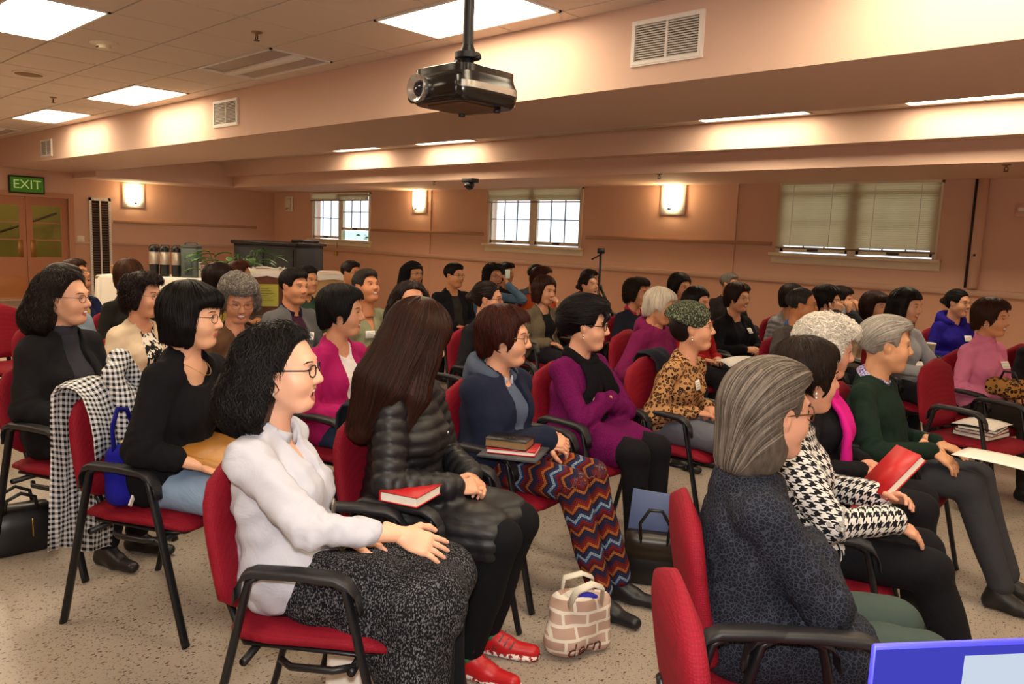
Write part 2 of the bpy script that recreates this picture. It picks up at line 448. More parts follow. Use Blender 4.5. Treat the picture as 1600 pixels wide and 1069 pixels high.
# ceiling: backing slab, tiles, runners
cb = structure(MB().span((XL, YB, ZC+.012), (XR, YS, ZC+.12)).build('ceiling', M_DARK, smooth=False))
GX = [v*1.45 for v in (-12.2, -11.6, -11.0, -10.4, -9.83, -9.27, -8.7, -8.17, -7.65, -7.15, -6.62, -6.1, -5.58, -5.09, -4.61, -4.155, -3.68, -3.2, -2.785, -2.37, -1.95, -1.53, -1.11, -.69, -.27, .15, .57, .99, 1.41, 1.83, 2.25, 2.67, 3.09, 3.51, 3.93, 4.35)] + [XR]
GX[0] = XL
GY = [YB]+[3.966-.602*k for k in range(13, -1, -1)]+[YS]
LIGHTS = []   # (x0,x1,y0,y1,lit)
def glx(v): return min(GX, key=lambda g: abs(g-v*1.45))
for a, b, lit in ((-11.6, -10.4, 0), (-9.27, -8.17, 1), (-7.15, -6.1, 1), (-5.09, -4.155, 0), (-3.2, -2.37, 1), (-1.11, -.27, 1), (.99, 1.83, 1), (3.09, 3.93, 1)):
    LIGHTS.append((glx(a), glx(b), GY[-3], GY[-2], lit))
for a, b, lit in ((-9.27, -8.17, 1), (-7.15, -6.1, 1), (-5.09, -4.155, 1), (-3.2, -2.37, 1), (-1.11, -.27, 1), (.99, 1.83, 1)):
    LIGHTS.append((glx(a), glx(b), GY[-6], GY[-5], lit))
    LIGHTS.append((glx(a), glx(b), GY[-10], GY[-9], lit))
def inlight(x, y): return any(a < x < b and c < y < d for a, b, c, d, _ in LIGHTS)
def pix(p):
    q = RC @ (np.asarray(p, float)-[0, 0, CAMH]); return (q[0]/q[2]*F+800, q[1]/q[2]*F+534.5) if q[2] > .05 else (-9e3, -9e3)
rest = MB(); TM = {}
def tile(a, b, c, d, z, par):
    w_, h_ = round(b-a-.014, 3), round(d-c-.014, 3)
    if (w_, h_) not in TM:
        TM[(w_, h_)] = MB().span((-w_/2, -h_/2, 0), (w_/2, h_/2, .012)).mesh('tile', M_TILE, False)
    o = link('tile', TM[(w_, h_)], par); o.location = ((a+b)/2, (c+d)/2, z); return o
for a, b in zip(GX, GX[1:]):
    for c, d in zip(GY, GY[1:]):
        cx, cy = (a+b)/2, (c+d)/2
        if inlight(cx, cy): continue
        p = [pix((x, y, ZC)) for x in (a, b) for y in (c, d)]
        if any(-20 < q[0] < 1620 and -20 < q[1] < 300 for q in p): tile(a, b, c, d, ZC, cb)
        else: rest.span((a+.007, c+.007, ZC), (b-.007, d-.007, ZC+.012))
ro = rest.build('tile_field', M_TILE, cb, smooth=False); ro['kind'] = 'stuff'
# big soffit, bay, second beam with step, side soffit, wall soffit
SOF = []
def sof(name, a, b): SOF.append(structure(MB().span(a, b).build(name, M_SOFF, smooth=False)))
sof('trim_2', (XL, YS, ZS), (XR, 5.5, ZC+.12))
ZB = 2.97
cb2 = structure(MB().span((XL, 5.5, ZB+.012), (XR, 8.3, ZB+.1)).build('ceiling', M_DARK, smooth=False))
sof('trim_3', (-16.4, 8.05, 2.672), (XR, 8.3, ZB+.012))
sof('trim_4', (-16.4, 8.28, 2.46), (XR, YW, 2.672))
sof('trim_5', (XL, 5.5, 2.46), (-16.4, YW, ZB+.012))
BAYL = []
for p0, p1 in ((485, 560), (632, 725), (1092, 1260), (1458, 1640)):
    y0 = 231 if p0 < 600 else {632: 222, 1092: 186, 1458: 165}[p0]
    xa = at_z(p0, y0, ZB); xb = at_z(p1, y0-(p1-p0)*.055, ZB)
    xm = (xa[0]+xb[0])/2; BAYL.append((xm-.62, xm+.62, 7.33, 7.93, 1))
BAYL += [(.9, 2.14, 7.33, 7.93, 1), (3.8, 5.0, 7.33, 7.93, 1)]
bx = sorted({-16.4, XR, *[v for l in BAYL for v in l[:2]]})
xs = []
for a, b in zip(bx, bx[1:]):
    n = max(1, round((b-a)/.61)); xs += [a+(b-a)*i/n for i in range(n)]
xs.append(XR)
for a, b in zip(xs, xs[1:]):
    for c, d in zip((5.5, 6.1, 6.7, 7.33, 7.93), (6.1, 6.7, 7.33, 7.93, 8.05)):
        if not any(l[0] < (a+b)/2 < l[1] and l[2] < (c+d)/2 < l[3] for l in BAYL): tile(a, b, c, d, ZB, cb2)
# recessed fluorescent troffers
M_LAMP = emit((1.0, .83, .58), LAMP)
M_OFF = plain('b9a79a', .5, var=.02, name='unlit_reflector')
def troffer(a, b, c, d, lit, z, label):
    e = empty('ceiling_light', ((a+b)/2, (c+d)/2, z), label=label, cat='ceiling light', group='recessed ceiling lights')
    w_, h_ = (b-a)/2-.006, (d-c)/2-.006
    fr = MB()
    for s in (-1, 1):
        fr.span((-w_, s*h_, -.008), (w_, s*(h_-.022), .011)); fr.span((s*w_, -h_, -.008), (s*(w_-.022), h_, .011))
    fr.build('frame', M_WHITE, e, smooth=False)
    if lit:
        for k in (-1, 0, 1):
            hw = (h_-.024)/3
            MB().span((-w_+.022, k*2*hw-hw+.004, .002), (w_-.022, k*2*hw+hw-.004, .006)).build('diffuser', M_LAMP, e, smooth=False)
    else:
        N = 10
        for s in (-1, 1):      # two curved reflector troughs and the lamp cover
            P = [[(x, s*(h_*.52)+(h_*.44)*math.cos(t), .004+.055*math.sin(t)*0+(.0 if False else 0)+.05*(1-abs(math.cos(t)))*.14) for t in np.linspace(0, math.pi, N)] for x in (-w_+.022, w_-.022)]
            MB().grid(P, thick=.002).build('reflector', M_OFF, e)
        MB().rbox((0, 0, -.006), (w_-.03, .05, .014), .01).build('lamp_cover', M_WHITE, e)
names = {0: 'far left', 1: 'second'}
def where(a, b, c, d, z):
    p = pix(((a+b)/2, (c+d)/2, z)); return p
LBL = {(-9.27, 1): 'small glowing ceiling panel nearest the doors, beside the soffit', (-7.15, 1): 'glowing ceiling panel left of the unlit one, beside the soffit',
       (-5.09, 0): 'unlit recessed ceiling fixture with curved reflectors', (-3.2, 1): 'large glowing ceiling panel behind the projector pole',
       (-11.6, 0): 'unlit ceiling panel in the far left corner'}
for a, b, c, d, lit in LIGHTS:
    lab = 'recessed fluorescent ceiling panel outside the picture'
    if abs(c-GY[-3]) < .01:
        for (v, l2), t in LBL.items():
            if abs(glx(v)-a) < .01: lab = t
    if abs(c-GY[-6]) < .01 and abs(a-glx(-5.09)) < .01: lab = 'large glowing ceiling panel in the upper left corner'
    troffer(a, b, c, d, lit, ZC, lab)
for i, l in enumerate(BAYL):
    troffer(*l, ZB, ['slim glowing light strip in the bay, leftmost', 'slim glowing light strip in the bay, below the projector', 'slim glowing light strip in the bay, right of the big vent', 'slim glowing light strip in the bay at the right edge', 'recessed fluorescent ceiling panel outside the picture', 'recessed fluorescent ceiling panel outside the picture'][i])
# ------------------------------------------------------------------ windows, blinds
M_SASH = plain('e2d2b6', .5, var=.03, name='sash_paint')
for i, (x0, x1, z0, z1) in enumerate(WIN, 1):
    e = empty(f'window_{i}', ((x0+x1)/2, YW, z0), kind='structure'); W2 = (x1-x0)/2; Hh = z1-z0
    fr = MB().span((-W2, -.02, 0), (-W2+.05, .1, Hh)).span((W2-.05, -.02, 0), (W2, .1, Hh)).span((-.05, -.005, 0), (.05, .1, Hh)).span((-W2, -.02, Hh-.03), (W2, .1, Hh))
    fr.build('window_frame', M_SASH, e, smooth=False)
    MB().rbox((0, -.05, -.015), (W2+.06, .06, .02), .008).build('window_sill', M_SASH, e, sharp=40)
    MB().rbox((0, -.012, -.08), (W2+.05, .016, .05), .006).build('apron', M_SASH, e, sharp=40)
    for s in (-1, 1):
        cx = s*(W2/2); hw = W2/2-.05; op = (i == 1 and s == 1); lift = .2 if op else 0
        sash = MB()
        zz0, zz1 = .02+lift, Hh-.12+lift*.4
        for a, b in (((cx-hw, zz0), (cx-hw+.035, zz1)), ((cx+hw-.035, zz0), (cx+hw, zz1)), ((cx-hw, zz0), (cx+hw, zz0+.055)), ((cx-hw, zz1-.04), (cx+hw, zz1))):
            sash.span((a[0], .01, a[1]), (b[0], .045, b[1]))
        so = sash.build('sash', M_SASH, e, smooth=False)
        for k in range(3):
            for r in range(2):
                ax = cx-hw+.035+(2*hw-.07)*k/3; bx_ = cx-hw+.035+(2*hw-.07)*(k+1)/3
                az = zz0+.055+(zz1-zz0-.095)*r/2; bz = zz0+.055+(zz1-zz0-.095)*(r+1)/2
                MB().span((ax+.006, .024, az+.006), (bx_-.006, .028, bz-.006)).build('pane', glass((.97, .985, 1), .05), so, smooth=False)
        mt = MB()
        for k in (1, 2): mt.span((cx-hw+.035+(2*hw-.07)*k/3-.008, .018, zz0+.05), (cx-hw+.035+(2*hw-.07)*k/3+.008, .036, zz1-.03))
        zm = (zz0+.055+zz1-.04)/2; mt.span((cx-hw+.03, .018, zm-.008), (cx+hw-.03, .036, zm+.008)); mt.build('muntin', plain('8d9096', .5), so, smooth=False)
        MB().rbox((cx, -.005, zz0+.03), (.07, .014, .014), .006).build('sash_lift', plain('3a3a3c', .4, .5), so)
        if op: MB().span((cx-hw, .05, .02), (cx+hw, .06, .2)).build('insect_screen', glass((.7, .8, .72), .05), e, smooth=False)
# blinds: long one lowered on the right window, short bundles on the others
for (x0, x1, z0, z1), drop, lab in zip(WIN, (.13, .2, .80), ('short rolled beige blind above the leftmost window', 'beige blind pulled up above the middle window', 'beige venetian blind lowered over the right window')):
    e = empty('venetian_blind', ((x0+x1)/2, YW-.05, z1), label=lab, cat='blind', group='beige window blinds'); W2 = (x1-x0)/2-.015
    MB().span((-W2, -.03, -.03), (W2, .015, 0)).build('head_rail', M_CREAM, e, smooth=False)
    n = int(drop/.026); sl = MB()
    for k in range(n):
        z = -.03-.026*(k+.5); sl.box((0, -.008, z), (W2, .0155, .0009), 0, rotx(rad(62)))
    o = sl.build('slats', blindmat(), e, smooth=False); o['kind'] = 'stuff'
    MB().rbox((0, -.008, -drop-.035), (W2, .014, .012), .005).build('bottom_rail', plain('8d7650', .5), e)
    if drop > .5:
        for x in (-.78, -.27, .25, .78): MB().span((x*W2/.98-.004, -.026, -drop-.03), (x*W2/.98+.004, -.023, -.03)).build('ladder_tape', M_WHITE, e, smooth=False)
# shrub outside the open sash
random.seed(4); rng = np.random.default_rng(7)
sh = MB()
for k in range(420):
    c = np.array([-14.3+rng.uniform(-1.2, 1.3), 11.1+rng.uniform(-.25, .3), 1.0+rng.uniform(-.2, .66)]); R3 = rotz(rng.uniform(0, 6.3)) @ rotx(rng.uniform(-1, 1))
    sh.add(np.array([[-.06, 0, 0], [0, -.03, .01], [.07, 0, 0], [0, .03, .01]]) @ R3.T+c, np.array([[0, 1, 2, 3]]), 0)
e = empty('shrub', (-14.3, 11.1, .0), label='green shrub outside the opened left window', cat='shrub')
o = sh.xf(mat4(np.eye(3), (14.3, -11.1, 0))).build('foliage', plain('4f8a4a', .6, var=.5, scale=9), e, smooth=False); o['kind'] = 'stuff'
MB().tube([(0, 0, -.1), (.03, 0, .5), (0, .02, 1.1)], [.03, .025, .012]).build('stem', plain('5a4630', .8), e)
structure(MB().span((XL-6, YW+.25, -.2), (XR+6, YW+8, -.1)).build('ground_outside', plain('8d8f88', .9), smooth=False))
# ------------------------------------------------------------------ wall fixtures
M_GLOW = emit((1.0, .74, .40), SCONCE)
def sconce(pos, rz, lit, lab, s=1.0):
    e = empty('wall_sconce', pos, rz, label=lab, cat='wall light', group='square wall sconces')
    MB().rbox((0, -.012, 0), (.2*s, .012, .22*s), .008).build('back_plate', M_WHITE, e, sharp=40)
    P = [[(.125*s*math.cos(t), -.03-.1*s*math.sin(t), z) for t in np.linspace(math.pi, 0, 13)] for z in np.linspace(-.13*s, .17*s, 5)]
    P = np.array(P); P[0, :, :2] = P[0, :, :2]*.86+np.array([0, -.008])
    MB().grid(P, thick=.006).build('shade', M_GLOW if lit else M_CREAM, e)
    MB().ell((0, -.1*s, -.135*s), (.035*s, .03*s, .022*s)).build('finial', plain('8a7a66', .3, .8), e)
p = at_x(208, 306, XL); sconce((XL+.005, p[1], p[2]), rad(90), 1, 'glowing wall sconce right of the tall louvre panel', 1.15)
for px, py, lit, lab in ((657, 315, 1, 'glowing wall sconce between the left and middle windows'), (1053, 311, 1, 'glowing wall sconce between the middle and right windows'), (453, 319, 0, 'unlit wall sconce near the far corner')):
    p = at_y(px, py, YW); sconce((p[0], YW-.005, p[2]), 0, lit, lab, 1.05 if lit else .8)
for (a, b, y) in ((581, 756, 361), (917, 1206, 373)):
    p, q = at_y(a, y, YW), at_y(b, y+(b-a)*.018, YW); z = (p[2]+q[2])/2
    o = MB().rbox(((p[0]+q[0])/2, YW-.02, z), ((q[0]-p[0])/2, .02, .025), .006).build('picture_rail', plain('b98f6b', .5), sharp=40)
    tag(o, 'thin display rail strip on far wall ' + ('left of the middle window' if a < 700 else 'left of the right window'), 'display rail')
p, q = at_x(177, 347, XL), at_x(400, 355, XL)
o = MB().rbox((XL+.02, (p[1]+q[1])/2, (p[2]+q[2])/2), (.02, (q[1]-p[1])/2, .03), .006).build('picture_rail', plain('b98f6b', .5), sharp=40)
tag(o, 'thin display rail strip above the coffee table', 'display rail')
# exit sign
p = at_x(40.5, 289, XL)
e = empty('exit_sign', (XL+.012, p[1], p[2]), rad(90), label='green lit exit sign above the double doors', cat='exit sign')
MB().rbox((0, -.03, 0), (.31, .035, .17), .012).build('housing', plain('23331c', .5), e, sharp=40)
MB().span((-.28, -.068, -.14), (.28, -.064, .14)).build('sign_face', emit((.16, .32, .03), .25), e, smooth=False)
def letters(txt, size, mat, parent, loc, rot, depth=.002, name='lettering', align='CENTER'):
    cu = bpy.data.curves.new(name, 'FONT'); cu.body = txt; cu.size = size; cu.extrude = depth; cu.align_x = align; cu.align_y = 'CENTER'
    ob = bpy.data.objects.new(name, cu); COL.objects.link(ob); dg = bpy.context.evaluated_depsgraph_get()
    me = bpy.data.meshes.new_from_object(ob.evaluated_get(dg)); bpy.data.objects.remove(ob); bpy.data.curves.remove(cu)
    me.materials.clear(); me.materials.append(mat); o2 = link(name, me, parent); o2.location = loc; o2.rotation_euler = rot; return o2
letters('EXIT', .24, emit((.75, .85, .25), .4), e, (0, -.070, 0), (rad(90), 0, 0))
# tall louvre panel
p = at_x(157, 370, XL); zt = at_x(157, 314, XL)[2]
e = empty('louvre_panel', (XL+.01, p[1], 0), rad(90), label='tall dark louvre panel in white frame beside the doors', cat='vent panel'); hw = (lv1-lv0)/2
MB().span((-hw, -.02, .0), (-hw+.05, .0, zt+.06)).span((hw-.05, -.02, 0), (hw, 0, zt+.06)).span((-hw, -.02, zt), (hw, 0, zt+.06)).span((-.015, -.025, 0), (.015, 0, zt)).build('frame', M_WHITE, e, smooth=False)
MB().span((-hw, -.004, 0), (hw, -.001, zt)).build('backing', plain('2c221c', .8), e, smooth=False)
lm = MB()
for k in range(38):
    z = .05+k*(zt-.06)/38
    for s in (-1, 1): lm.box((s*hw*.47, -.012, z), (hw*.4, .014, .002), 0, rotx(rad(40)))
o = lm.build('slats', plain('6b5648', .6), e, smooth=False); o['kind'] = 'stuff'
p = at_x(126, 376, XL)
e = empty('light_switch', (XL+.008, p[1], p[2]), rad(90), label='small light switch plate right of the double doors', cat='switch')
MB().rbox((0, -.004, 0), (.07, .005, .1), .004).build('plate', M_CREAM, e); MB().rbox((0, -.012, 0), (.012, .01, .025), .004).build('toggle', M_CREAM, e)
# supply vents in the soffit face
def vent(px0, px1, py0, py1, lab, dark):
    a = at_y(px0, (py0+py1)/2, YS); b = at_y(px1, (py0+py1)/2, YS); zt = at_y((px0+px1)/2, py0, YS)[2]; zb = at_y((px0+px1)/2, py1, YS)[2]
    e = empty('air_vent', ((a[0]+b[0])/2, YS, (zt+zb)/2), label=lab, cat='air vent', group='soffit air vents'); w_, h_ = (b[0]-a[0])/2, (zt-zb)/2
    t = .028
    fr = MB()
    for s in (-1, 1):
        fr.span((s*w_, -.016, -h_), (s*(w_-t), .0, h_)); fr.span((-w_+t, -.016, s*h_), (w_-t, .0, s*(h_-t))); fr.span((s*(w_-t*.35), -.02, -h_+t*.35), (s*(w_-t), -.012, h_-t*.35)); fr.span((-w_+t, -.02, s*(h_-t*.35)), (w_-t, -.012, s*(h_-t)))
    fr.build('frame', M_WHITE, e, smooth=False)
    MB().span((-w_+t, -.002, -h_+t), (w_-t, -.0005, h_-t)).build('backing', plain('2a2320', .8), e, smooth=False)
    MB().span((-.007, -.014, -h_+t), (.007, -.002, h_-t)).build('mullion', M_WHITE, e, smooth=False)
    n = 15
    for k in range(n):
        z = -h_+t+(2*h_-2*t)*(k+.5)/n
        MB().box((0, -.008, z), (w_-t, .008, .0016), 0, rotx(rad(35))).build('slat', M_WHITE, e, smooth=False)
    bk = MB()
    for k in range(28): x = -w_+t+(2*w_-2*t)*(k+.5)/28; bk.span((x-.002, -.004, -h_+t), (x+.002, -.0025, h_-t))
    o = bk.build('back_blades', plain('9c8f86', .6), e, smooth=False); o['kind'] = 'stuff'
vent(989, 1100, 25, 98, 'large white air vent right of the projector', 1)
vent(335, 373, 156, 198, 'square air vent below the unlit ceiling fixture', 1)
vent(65, 82, 218, 245, 'small air vent nearest the left wall', 1)
# sprinklers, smoke detector, speaker, security camera
def sprinkler(p, lab):
    e = empty('sprinkler_head', p, label=lab, cat='sprinkler', group='ceiling sprinklers')
    MB().lathe((0, 0, 0), [(.04, 0), (.036, -.008), (.012, -.012), (.01, -.03)]).build('escutcheon', plain('9a7b58', .4, .5), e)
    MB().tube([(-.012, 0, -.028), (-.016, 0, -.045), (-.006, 0, -.06)], .004).tube([(.012, 0, -.028), (.016, 0, -.045), (.006, 0, -.06)], .004).build('yoke', plain('4a3526', .4, .6), e)
    MB().lathe((0, 0, -.06), [(.022, 0), (.022, -.004), (.004, -.005)]).build('deflector', plain('4a3526', .4, .6), e)
for px, py, z, lab in ((401, 50, ZC, 'brass sprinkler above the unlit ceiling fixture'), (83, 152, ZC, 'sprinkler head left of the glowing ceiling panels'),
                       (1007, 268, 2.46, 'small sprinkler left of the sconce under the wall soffit'), (1573, 257, 2.46, 'small sprinkler at the right end of the wall soffit'), (650, 280, 2.46, 'small sprinkler above the middle sconce'), (78, 273, ZS, 'small sprinkler above the exit sign')):
    q = at_z(px, py, z); sprinkler((q[0], max(q[1], 8.33) if z == 2.46 else q[1], z), lab)
p = at_z(162, 66, ZC); e = empty('smoke_detector', tuple(p), label='round white smoke detector on the ceiling tiles', cat='smoke detector')
MB().lathe((0, 0, 0), [(.11, 0), (.11, -.012), (.1, -.02), (.05, -.024)]).build('base', M_CREAM, e, sharp=40); MB().lathe((0, 0, -.022), [(.055, 0), (.05, -.03), (.03, -.038)]).build('sensor', M_CREAM, e, sharp=50)
MB().span((-.02, -.052, -.05), (.02, -.045, -.036)).build('slot', M_BLACK, e, smooth=False)
p = at_z(45, 115, ZC); e = empty('ceiling_speaker', tuple(p), label='round flush speaker grille on the far left ceiling', cat='speaker')
MB().lathe((0, 0, 0), [(.15, 0), (.15, -.006), (.13, -.01)]).build('rim', M_CREAM, e); MB().lathe((0, 0, -.008), [(.128, 0), (.125, -.005)]).build('grille', plain('8f6f54', .8), e)
p = at_z(735, 279, 2.46); e = empty('security_camera', tuple(p), label='small black camera hanging from the wall soffit', cat='camera')
MB().rbox((0, 0, -.03), (.11, .08, .03), .01).build('mount', M_BLACK, e); MB().ell((0, -.01, -.1), (.075, .075, .07)).build('head', M_BLACK, e); MB().lathe((0, 0, 0), [(.03, 0), (.028, .03)]).xf(mat4(rotx(rad(100)), (0, -.07, -.11))).build('lens', plain('2a2a33', .1), e)
# pipe and thermostat on the right
p, q = at_y(1529, 300, YW), at_y(1522, 440, YW)
e = empty('wall_pipe', (p[0], YW, 0), label='vertical painted pipe and dark cable right of the blind', cat='pipe')
MB().tube([(.06, -.06, 1.25), (.06, -.06, 2.46)], .055, n=12).build('pipe', M_WALL, e); MB().tube([(-.02, -.03, 1.25), (-.02, -.03, 2.46)], .014).build('cable', plain('3b2c26', .6), e)
MB().rbox((.06, -.12, 1.62), (.012, .012, .012), .004).build('clamp', M_BLACK, e)
p = at_y(1598, 329, YW); e = empty('thermostat', (p[0], YW, p[2]), label='white wall sensor at the right edge', cat='thermostat')
MB().rbox((0, -.015, 0), (.06, .015, .07), .006).build('plate', M_WALL, e); MB().rbox((0, -.035, .01), (.035, .01, .02), .005).build('cover', M_WHITE, e)
p = at_y(528, 392, YW); e = empty('window_cord', (p[0], YW, 0), label='hanging cord below the leftmost window', cat='cord')
MB().tube([(0, -.03, 1.36), (.02, -.035, 1.28), (-.02, -.04, 1.16)], .006).build('cord', plain('6a4a34', .7), e); MB().rbox((-.02, -.05, 1.12), (.045, .02, .05), .01).build('knob', plain('c69a4a', .5), e)
# ------------------------------------------------------------------ chairs
def loft(rows, n=20, ex=4.0, mi=0, mb=None):
    mb = mb or MB(); V = []
    for c, a, b in rows:
        c, a, b = np.asarray(c, float), np.asarray(a, float), np.asarray(b, float)
        for j in range(n):
            t = 2*math.pi*(j+.5)/n; x = math.copysign(abs(math.cos(t))**(2/ex), math.cos(t)); y = math.copysign(abs(math.sin(t))**(2/ex), math.sin(t))
            V.append(c+a*x+b*y)
    m = len(rows); Fq = [(i*n+j, i*n+(j+1) % n, (i+1)*n+(j+1) % n, (i+1)*n+j) for i in range(m-1) for j in range(n)]
    return mb.add(np.array(V), [np.array(Fq), np.arange(n)[::-1][None, :], np.arange((m-1)*n, m*n)[None, :]], mi)
M_FRAME = plain('17171b', .4, .2, name='black_frame')
M_ARM = plain('1b1b20', .5, var=.12, scale=200, name='black_armrest')
def make_chair():
    e = empty('stacking_chair')
    rows = []
    for t in np.linspace(0, 1, 9):                       # backrest, rounded top, leaning back
        z = .50+.43*t
        w_ = .225*(1-.10*t)*math.sqrt(max(.02, 1-max(0, (t-.62)/.385)**2.6))*math.sqrt(max(.1, 1-max(0, (.12-t)/.16)**2))
        th = .032*math.sqrt(max(.06, 1-max(0, (t-.8)/.21)**2))
        rows.append(((-.225-.075*t-.012*math.sin(t*3.1), 0, z), (0, w_, 0), (th, 0, .004)))
    loft(rows, 22, 3.0).build('backrest', chair_red(), e)
    rows = [((x, 0, z), (0, w_, 0), (0, 0, h)) for x, z, w_, h in ((-.235, .448, .17, .012), (-.21, .452, .215, .024), (-.1, .455, .238, .028), (.08, .458, .24, .029), (.18, .454, .236, .027), (.235, .442, .215, .02), (.252, .432, .17, .01))]
    loft(rows, 20, 3.2).build('seat', chair_red(), e)
    rows = [((x, 0, .424-(.008 if x > .2 else 0)), (0, w_, 0), (0, 0, .009)) for x, w_ in ((-.215, .17), (-.18, .21), (.16, .22), (.22, .18))]
    loft(rows, 16, 4).build('seat_pan', M_FRAME, e)
    for s in (-1, 1):
        yy = s*.27
        for fx, tx, kx in ((.29, .135, 1), (-.29, -.135, -1)):
            MB().tube([(fx, yy, 0.004), (fx*.97, yy, .03), (tx+.012*kx, yy, .60), (tx, yy, .645), (tx-.03*kx, yy, .662)], .0155, 0, 10, flat=(.75, 1.25), up=(0, 1, 0)).build('leg', M_FRAME, e)
        ar = [((x, yy, z), (0, w_, 0), (h*.25*dx, 0, h)) for x, z, w_, h, dx in ((-.172, .585, .018, .010, 3), (-.168, .63, .024, .013, 2), (-.15, .66, .027, .015, 1), (-.12, .672, .028, .015, .3), (0, .675, .029, .015, 0), (.11, .670, .029, .015, -.3), (.148, .655, .028, .015, -1), (.17, .625, .025, .013, -2), (.178, .585, .019, .010, -3))]
        loft(ar, 12, 3).build('armrest', M_ARM, e)
        MB().tube([(-.06, s*.23, .40), (-.02, s*.262, .40), (.10, s*.262, .40), (.16, s*.24, .405)], .011, 0, 8).build('side_bracket', M_FRAME, e)
        MB().tube([(.02, s*.07, .408), (-.2, s*.075, .405), (-.262, s*.08, .425), (-.285, s*.082, .49), (-.292, s*.084, .62), (-.298, s*.084, .66)], .0135, 0, 8, flat=(1.3, .8)).build('back_support', M_FRAME, e)
    MB().tube([(-.16, -.255, .395), (-.16, .255, .395)], .0125).build('crossbar', M_FRAME, e)
    MB().tube([(.15, -.258, .395), (.15, .258, .395)], .0125).build('crossbar', M_FRAME, e)
    return e
CHAIR0 = make_chair(); CH_USED = [False]
def chair(x, y, ang, label, group='red armchairs of the audience'):
    if CH_USED[0]: c = copy_tree(CHAIR0)
    else: c = CHAIR0; CH_USED[0] = True
    c.location = (x, y, 0); c.rotation_euler = (0, 0, ang); tag(c, label, 'chair', group); return c

# ------------------------------------------------------------------ projector on its ceiling pole
pp = ray(726, 143)*3.05+np.array([0, 0, CAMH])
e = empty('projector', (pp[0], pp[1], pp[2]), rad(-90), label='black ceiling projector with silver band hanging on a pole', cat='projector')
rows = [((0, 0, z), (.165*f, 0, 0), (0, .165*f, 0)) for z, f in ((-.062, .9), (-.05, .97), (-.02, 1.0), (.01, 1.0), (.03, .95), (.045, .93))]
loft(rows, 28, 5).build('body', plain('1a1715', .25, var=.1), e, sharp=40)
loft([((0, 0, z), (.15, 0, 0), (0, .15, 0)) for z in (.044, .07)]+[((0, 0, .074), (.14, 0, 0), (0, .14, 0))], 24, 6).build('top_housing', plain('14110f', .2), e, sharp=35)
loft([((0, 0, z), (.1665, 0, 0), (0, .1665, 0)) for z in (-.016, .008)], 28, 5).build('silver_band', plain('b9b4ae', .3, .8), e, sharp=35)
MB().rbox((.145, 0, -.012), (.032, .145, .045), .02).build('front_bezel', plain('0f0d0c', .2), e)
ln = MB().lathe((0, 0, 0), [(.046, 0), (.053, .02), (.051, .03), (.042, .026), (.026, .008)]).xf(mat4(roty(rad(90)), (.172, -.055, -.012)))
ln.build('lens_ring', plain('c9c7c5', .25, .9), e, sharp=50)
MB().ell((.185, -.055, -.012), (.008, .03, .03), n=14).build('lens_glass', plain('1c1f2a', .05), e)
MB().span((-.1, -.1, -.067), (.1, .1, -.06)).build('base_cover', plain('5d3f2a', .4), e, smooth=False)
for s in (-1, 1): MB().lathe((-.08, s*.1, -.078), [(.014, 0), (.014, .014)]).build('foot', M_BLACK, e)
mt = ('ceiling_mount')
MB().rbox((-.01, 0, .082), (.075, .075, .006), .004).build('mount_plate', M_FRAME, e)
for a in (45, 135, 225, 315): MB().tube([(-.01, 0, .09), (-.01+.11*math.cos(rad(a)), .11*math.sin(rad(a)), .083)], .008).build('mount_arm', M_FRAME, e)
MB().lathe((-.01, 0, .09), [(.03, 0), (.024, .02), (.03, .03), (.05, .034), (.05, .055), (.03, .06), (.022, .085)]).build('swivel', M_FRAME, e, sharp=40)
for s in (-1, 1): MB().tube([(-.01, s*.03, .12), (-.01, s*.07, .122)], .009).build('knob', M_FRAME, e)
MB().lathe((-.01, 0, .17), [(.021, 0), (.021, ZC-pp[2]-.17)], n=16).build('pole', M_FRAME, e, sharp=40)
MB().lathe((-.01, 0, .52), [(.026, 0), (.026, .12)], n=16).build('pole_collar', M_FRAME, e, sharp=40)
MB().lathe((-.01, 0, ZC-pp[2]-.03), [(.05, 0), (.07, .03)], n=16).build('ceiling_plate', M_FRAME, e, sharp=40)
# ------------------------------------------------------------------ back of the room
M_CLOTH = fabric('e9e1d6', .85, 400, .15, .05)
ta = at_z(146, 429, .76); tb = at_z(322, 436, .76)
tcx, tcy = -9.6, 4.35
# coffee table, long side parallel to the left wall
TB = []
def on_table(px, py, depth): return ray(px, py)*depth+np.array([0, 0, CAMH])
DT_ = 10.4                                                # camera depth of the table
pa, pb = on_table(146, 430, DT_), on_table(322, 436, DT_)
tz = (pa[2]+pb[2])/2; tang = math.atan2(pb[1]-pa[1], pb[0]-pa[0]); tl = math.hypot(*(pb-pa)[:2])
tm = (pa+pb)/2; nrm = np.array([-math.sin(tang), math.cos(tang)])
e = empty('folding_table', (tm[0]+nrm[0]*.35, tm[1]+nrm[1]*.35, 0), tang, label='folding table carrying the coffee flasks', cat='table')
MB().rbox((0, 0, tz-.03), (tl/2-.02, .36, .018), .01).build('tabletop', plain('8a6a4c', .5), e)
for sx in (-1, 1):
    for sy in (-1, 1): MB().tube([(sx*(tl/2-.2), sy*.28, 0), (sx*(tl/2-.2), sy*.28, tz-.04)], .016).build('leg', M_FRAME, e)
n1 = 60; per = []
for k in range(n1):
    t = 2*math.pi*k/n1; per.append((math.copysign(abs(math.cos(t))**.25, math.cos(t)), math.copysign(abs(math.sin(t))**.25, math.sin(t))))
V = []; rows_ = [(0, 0), (.96, 0), (1, -.004), (1.008, -.03), (1.012, -.2), (1.02, -.4)]
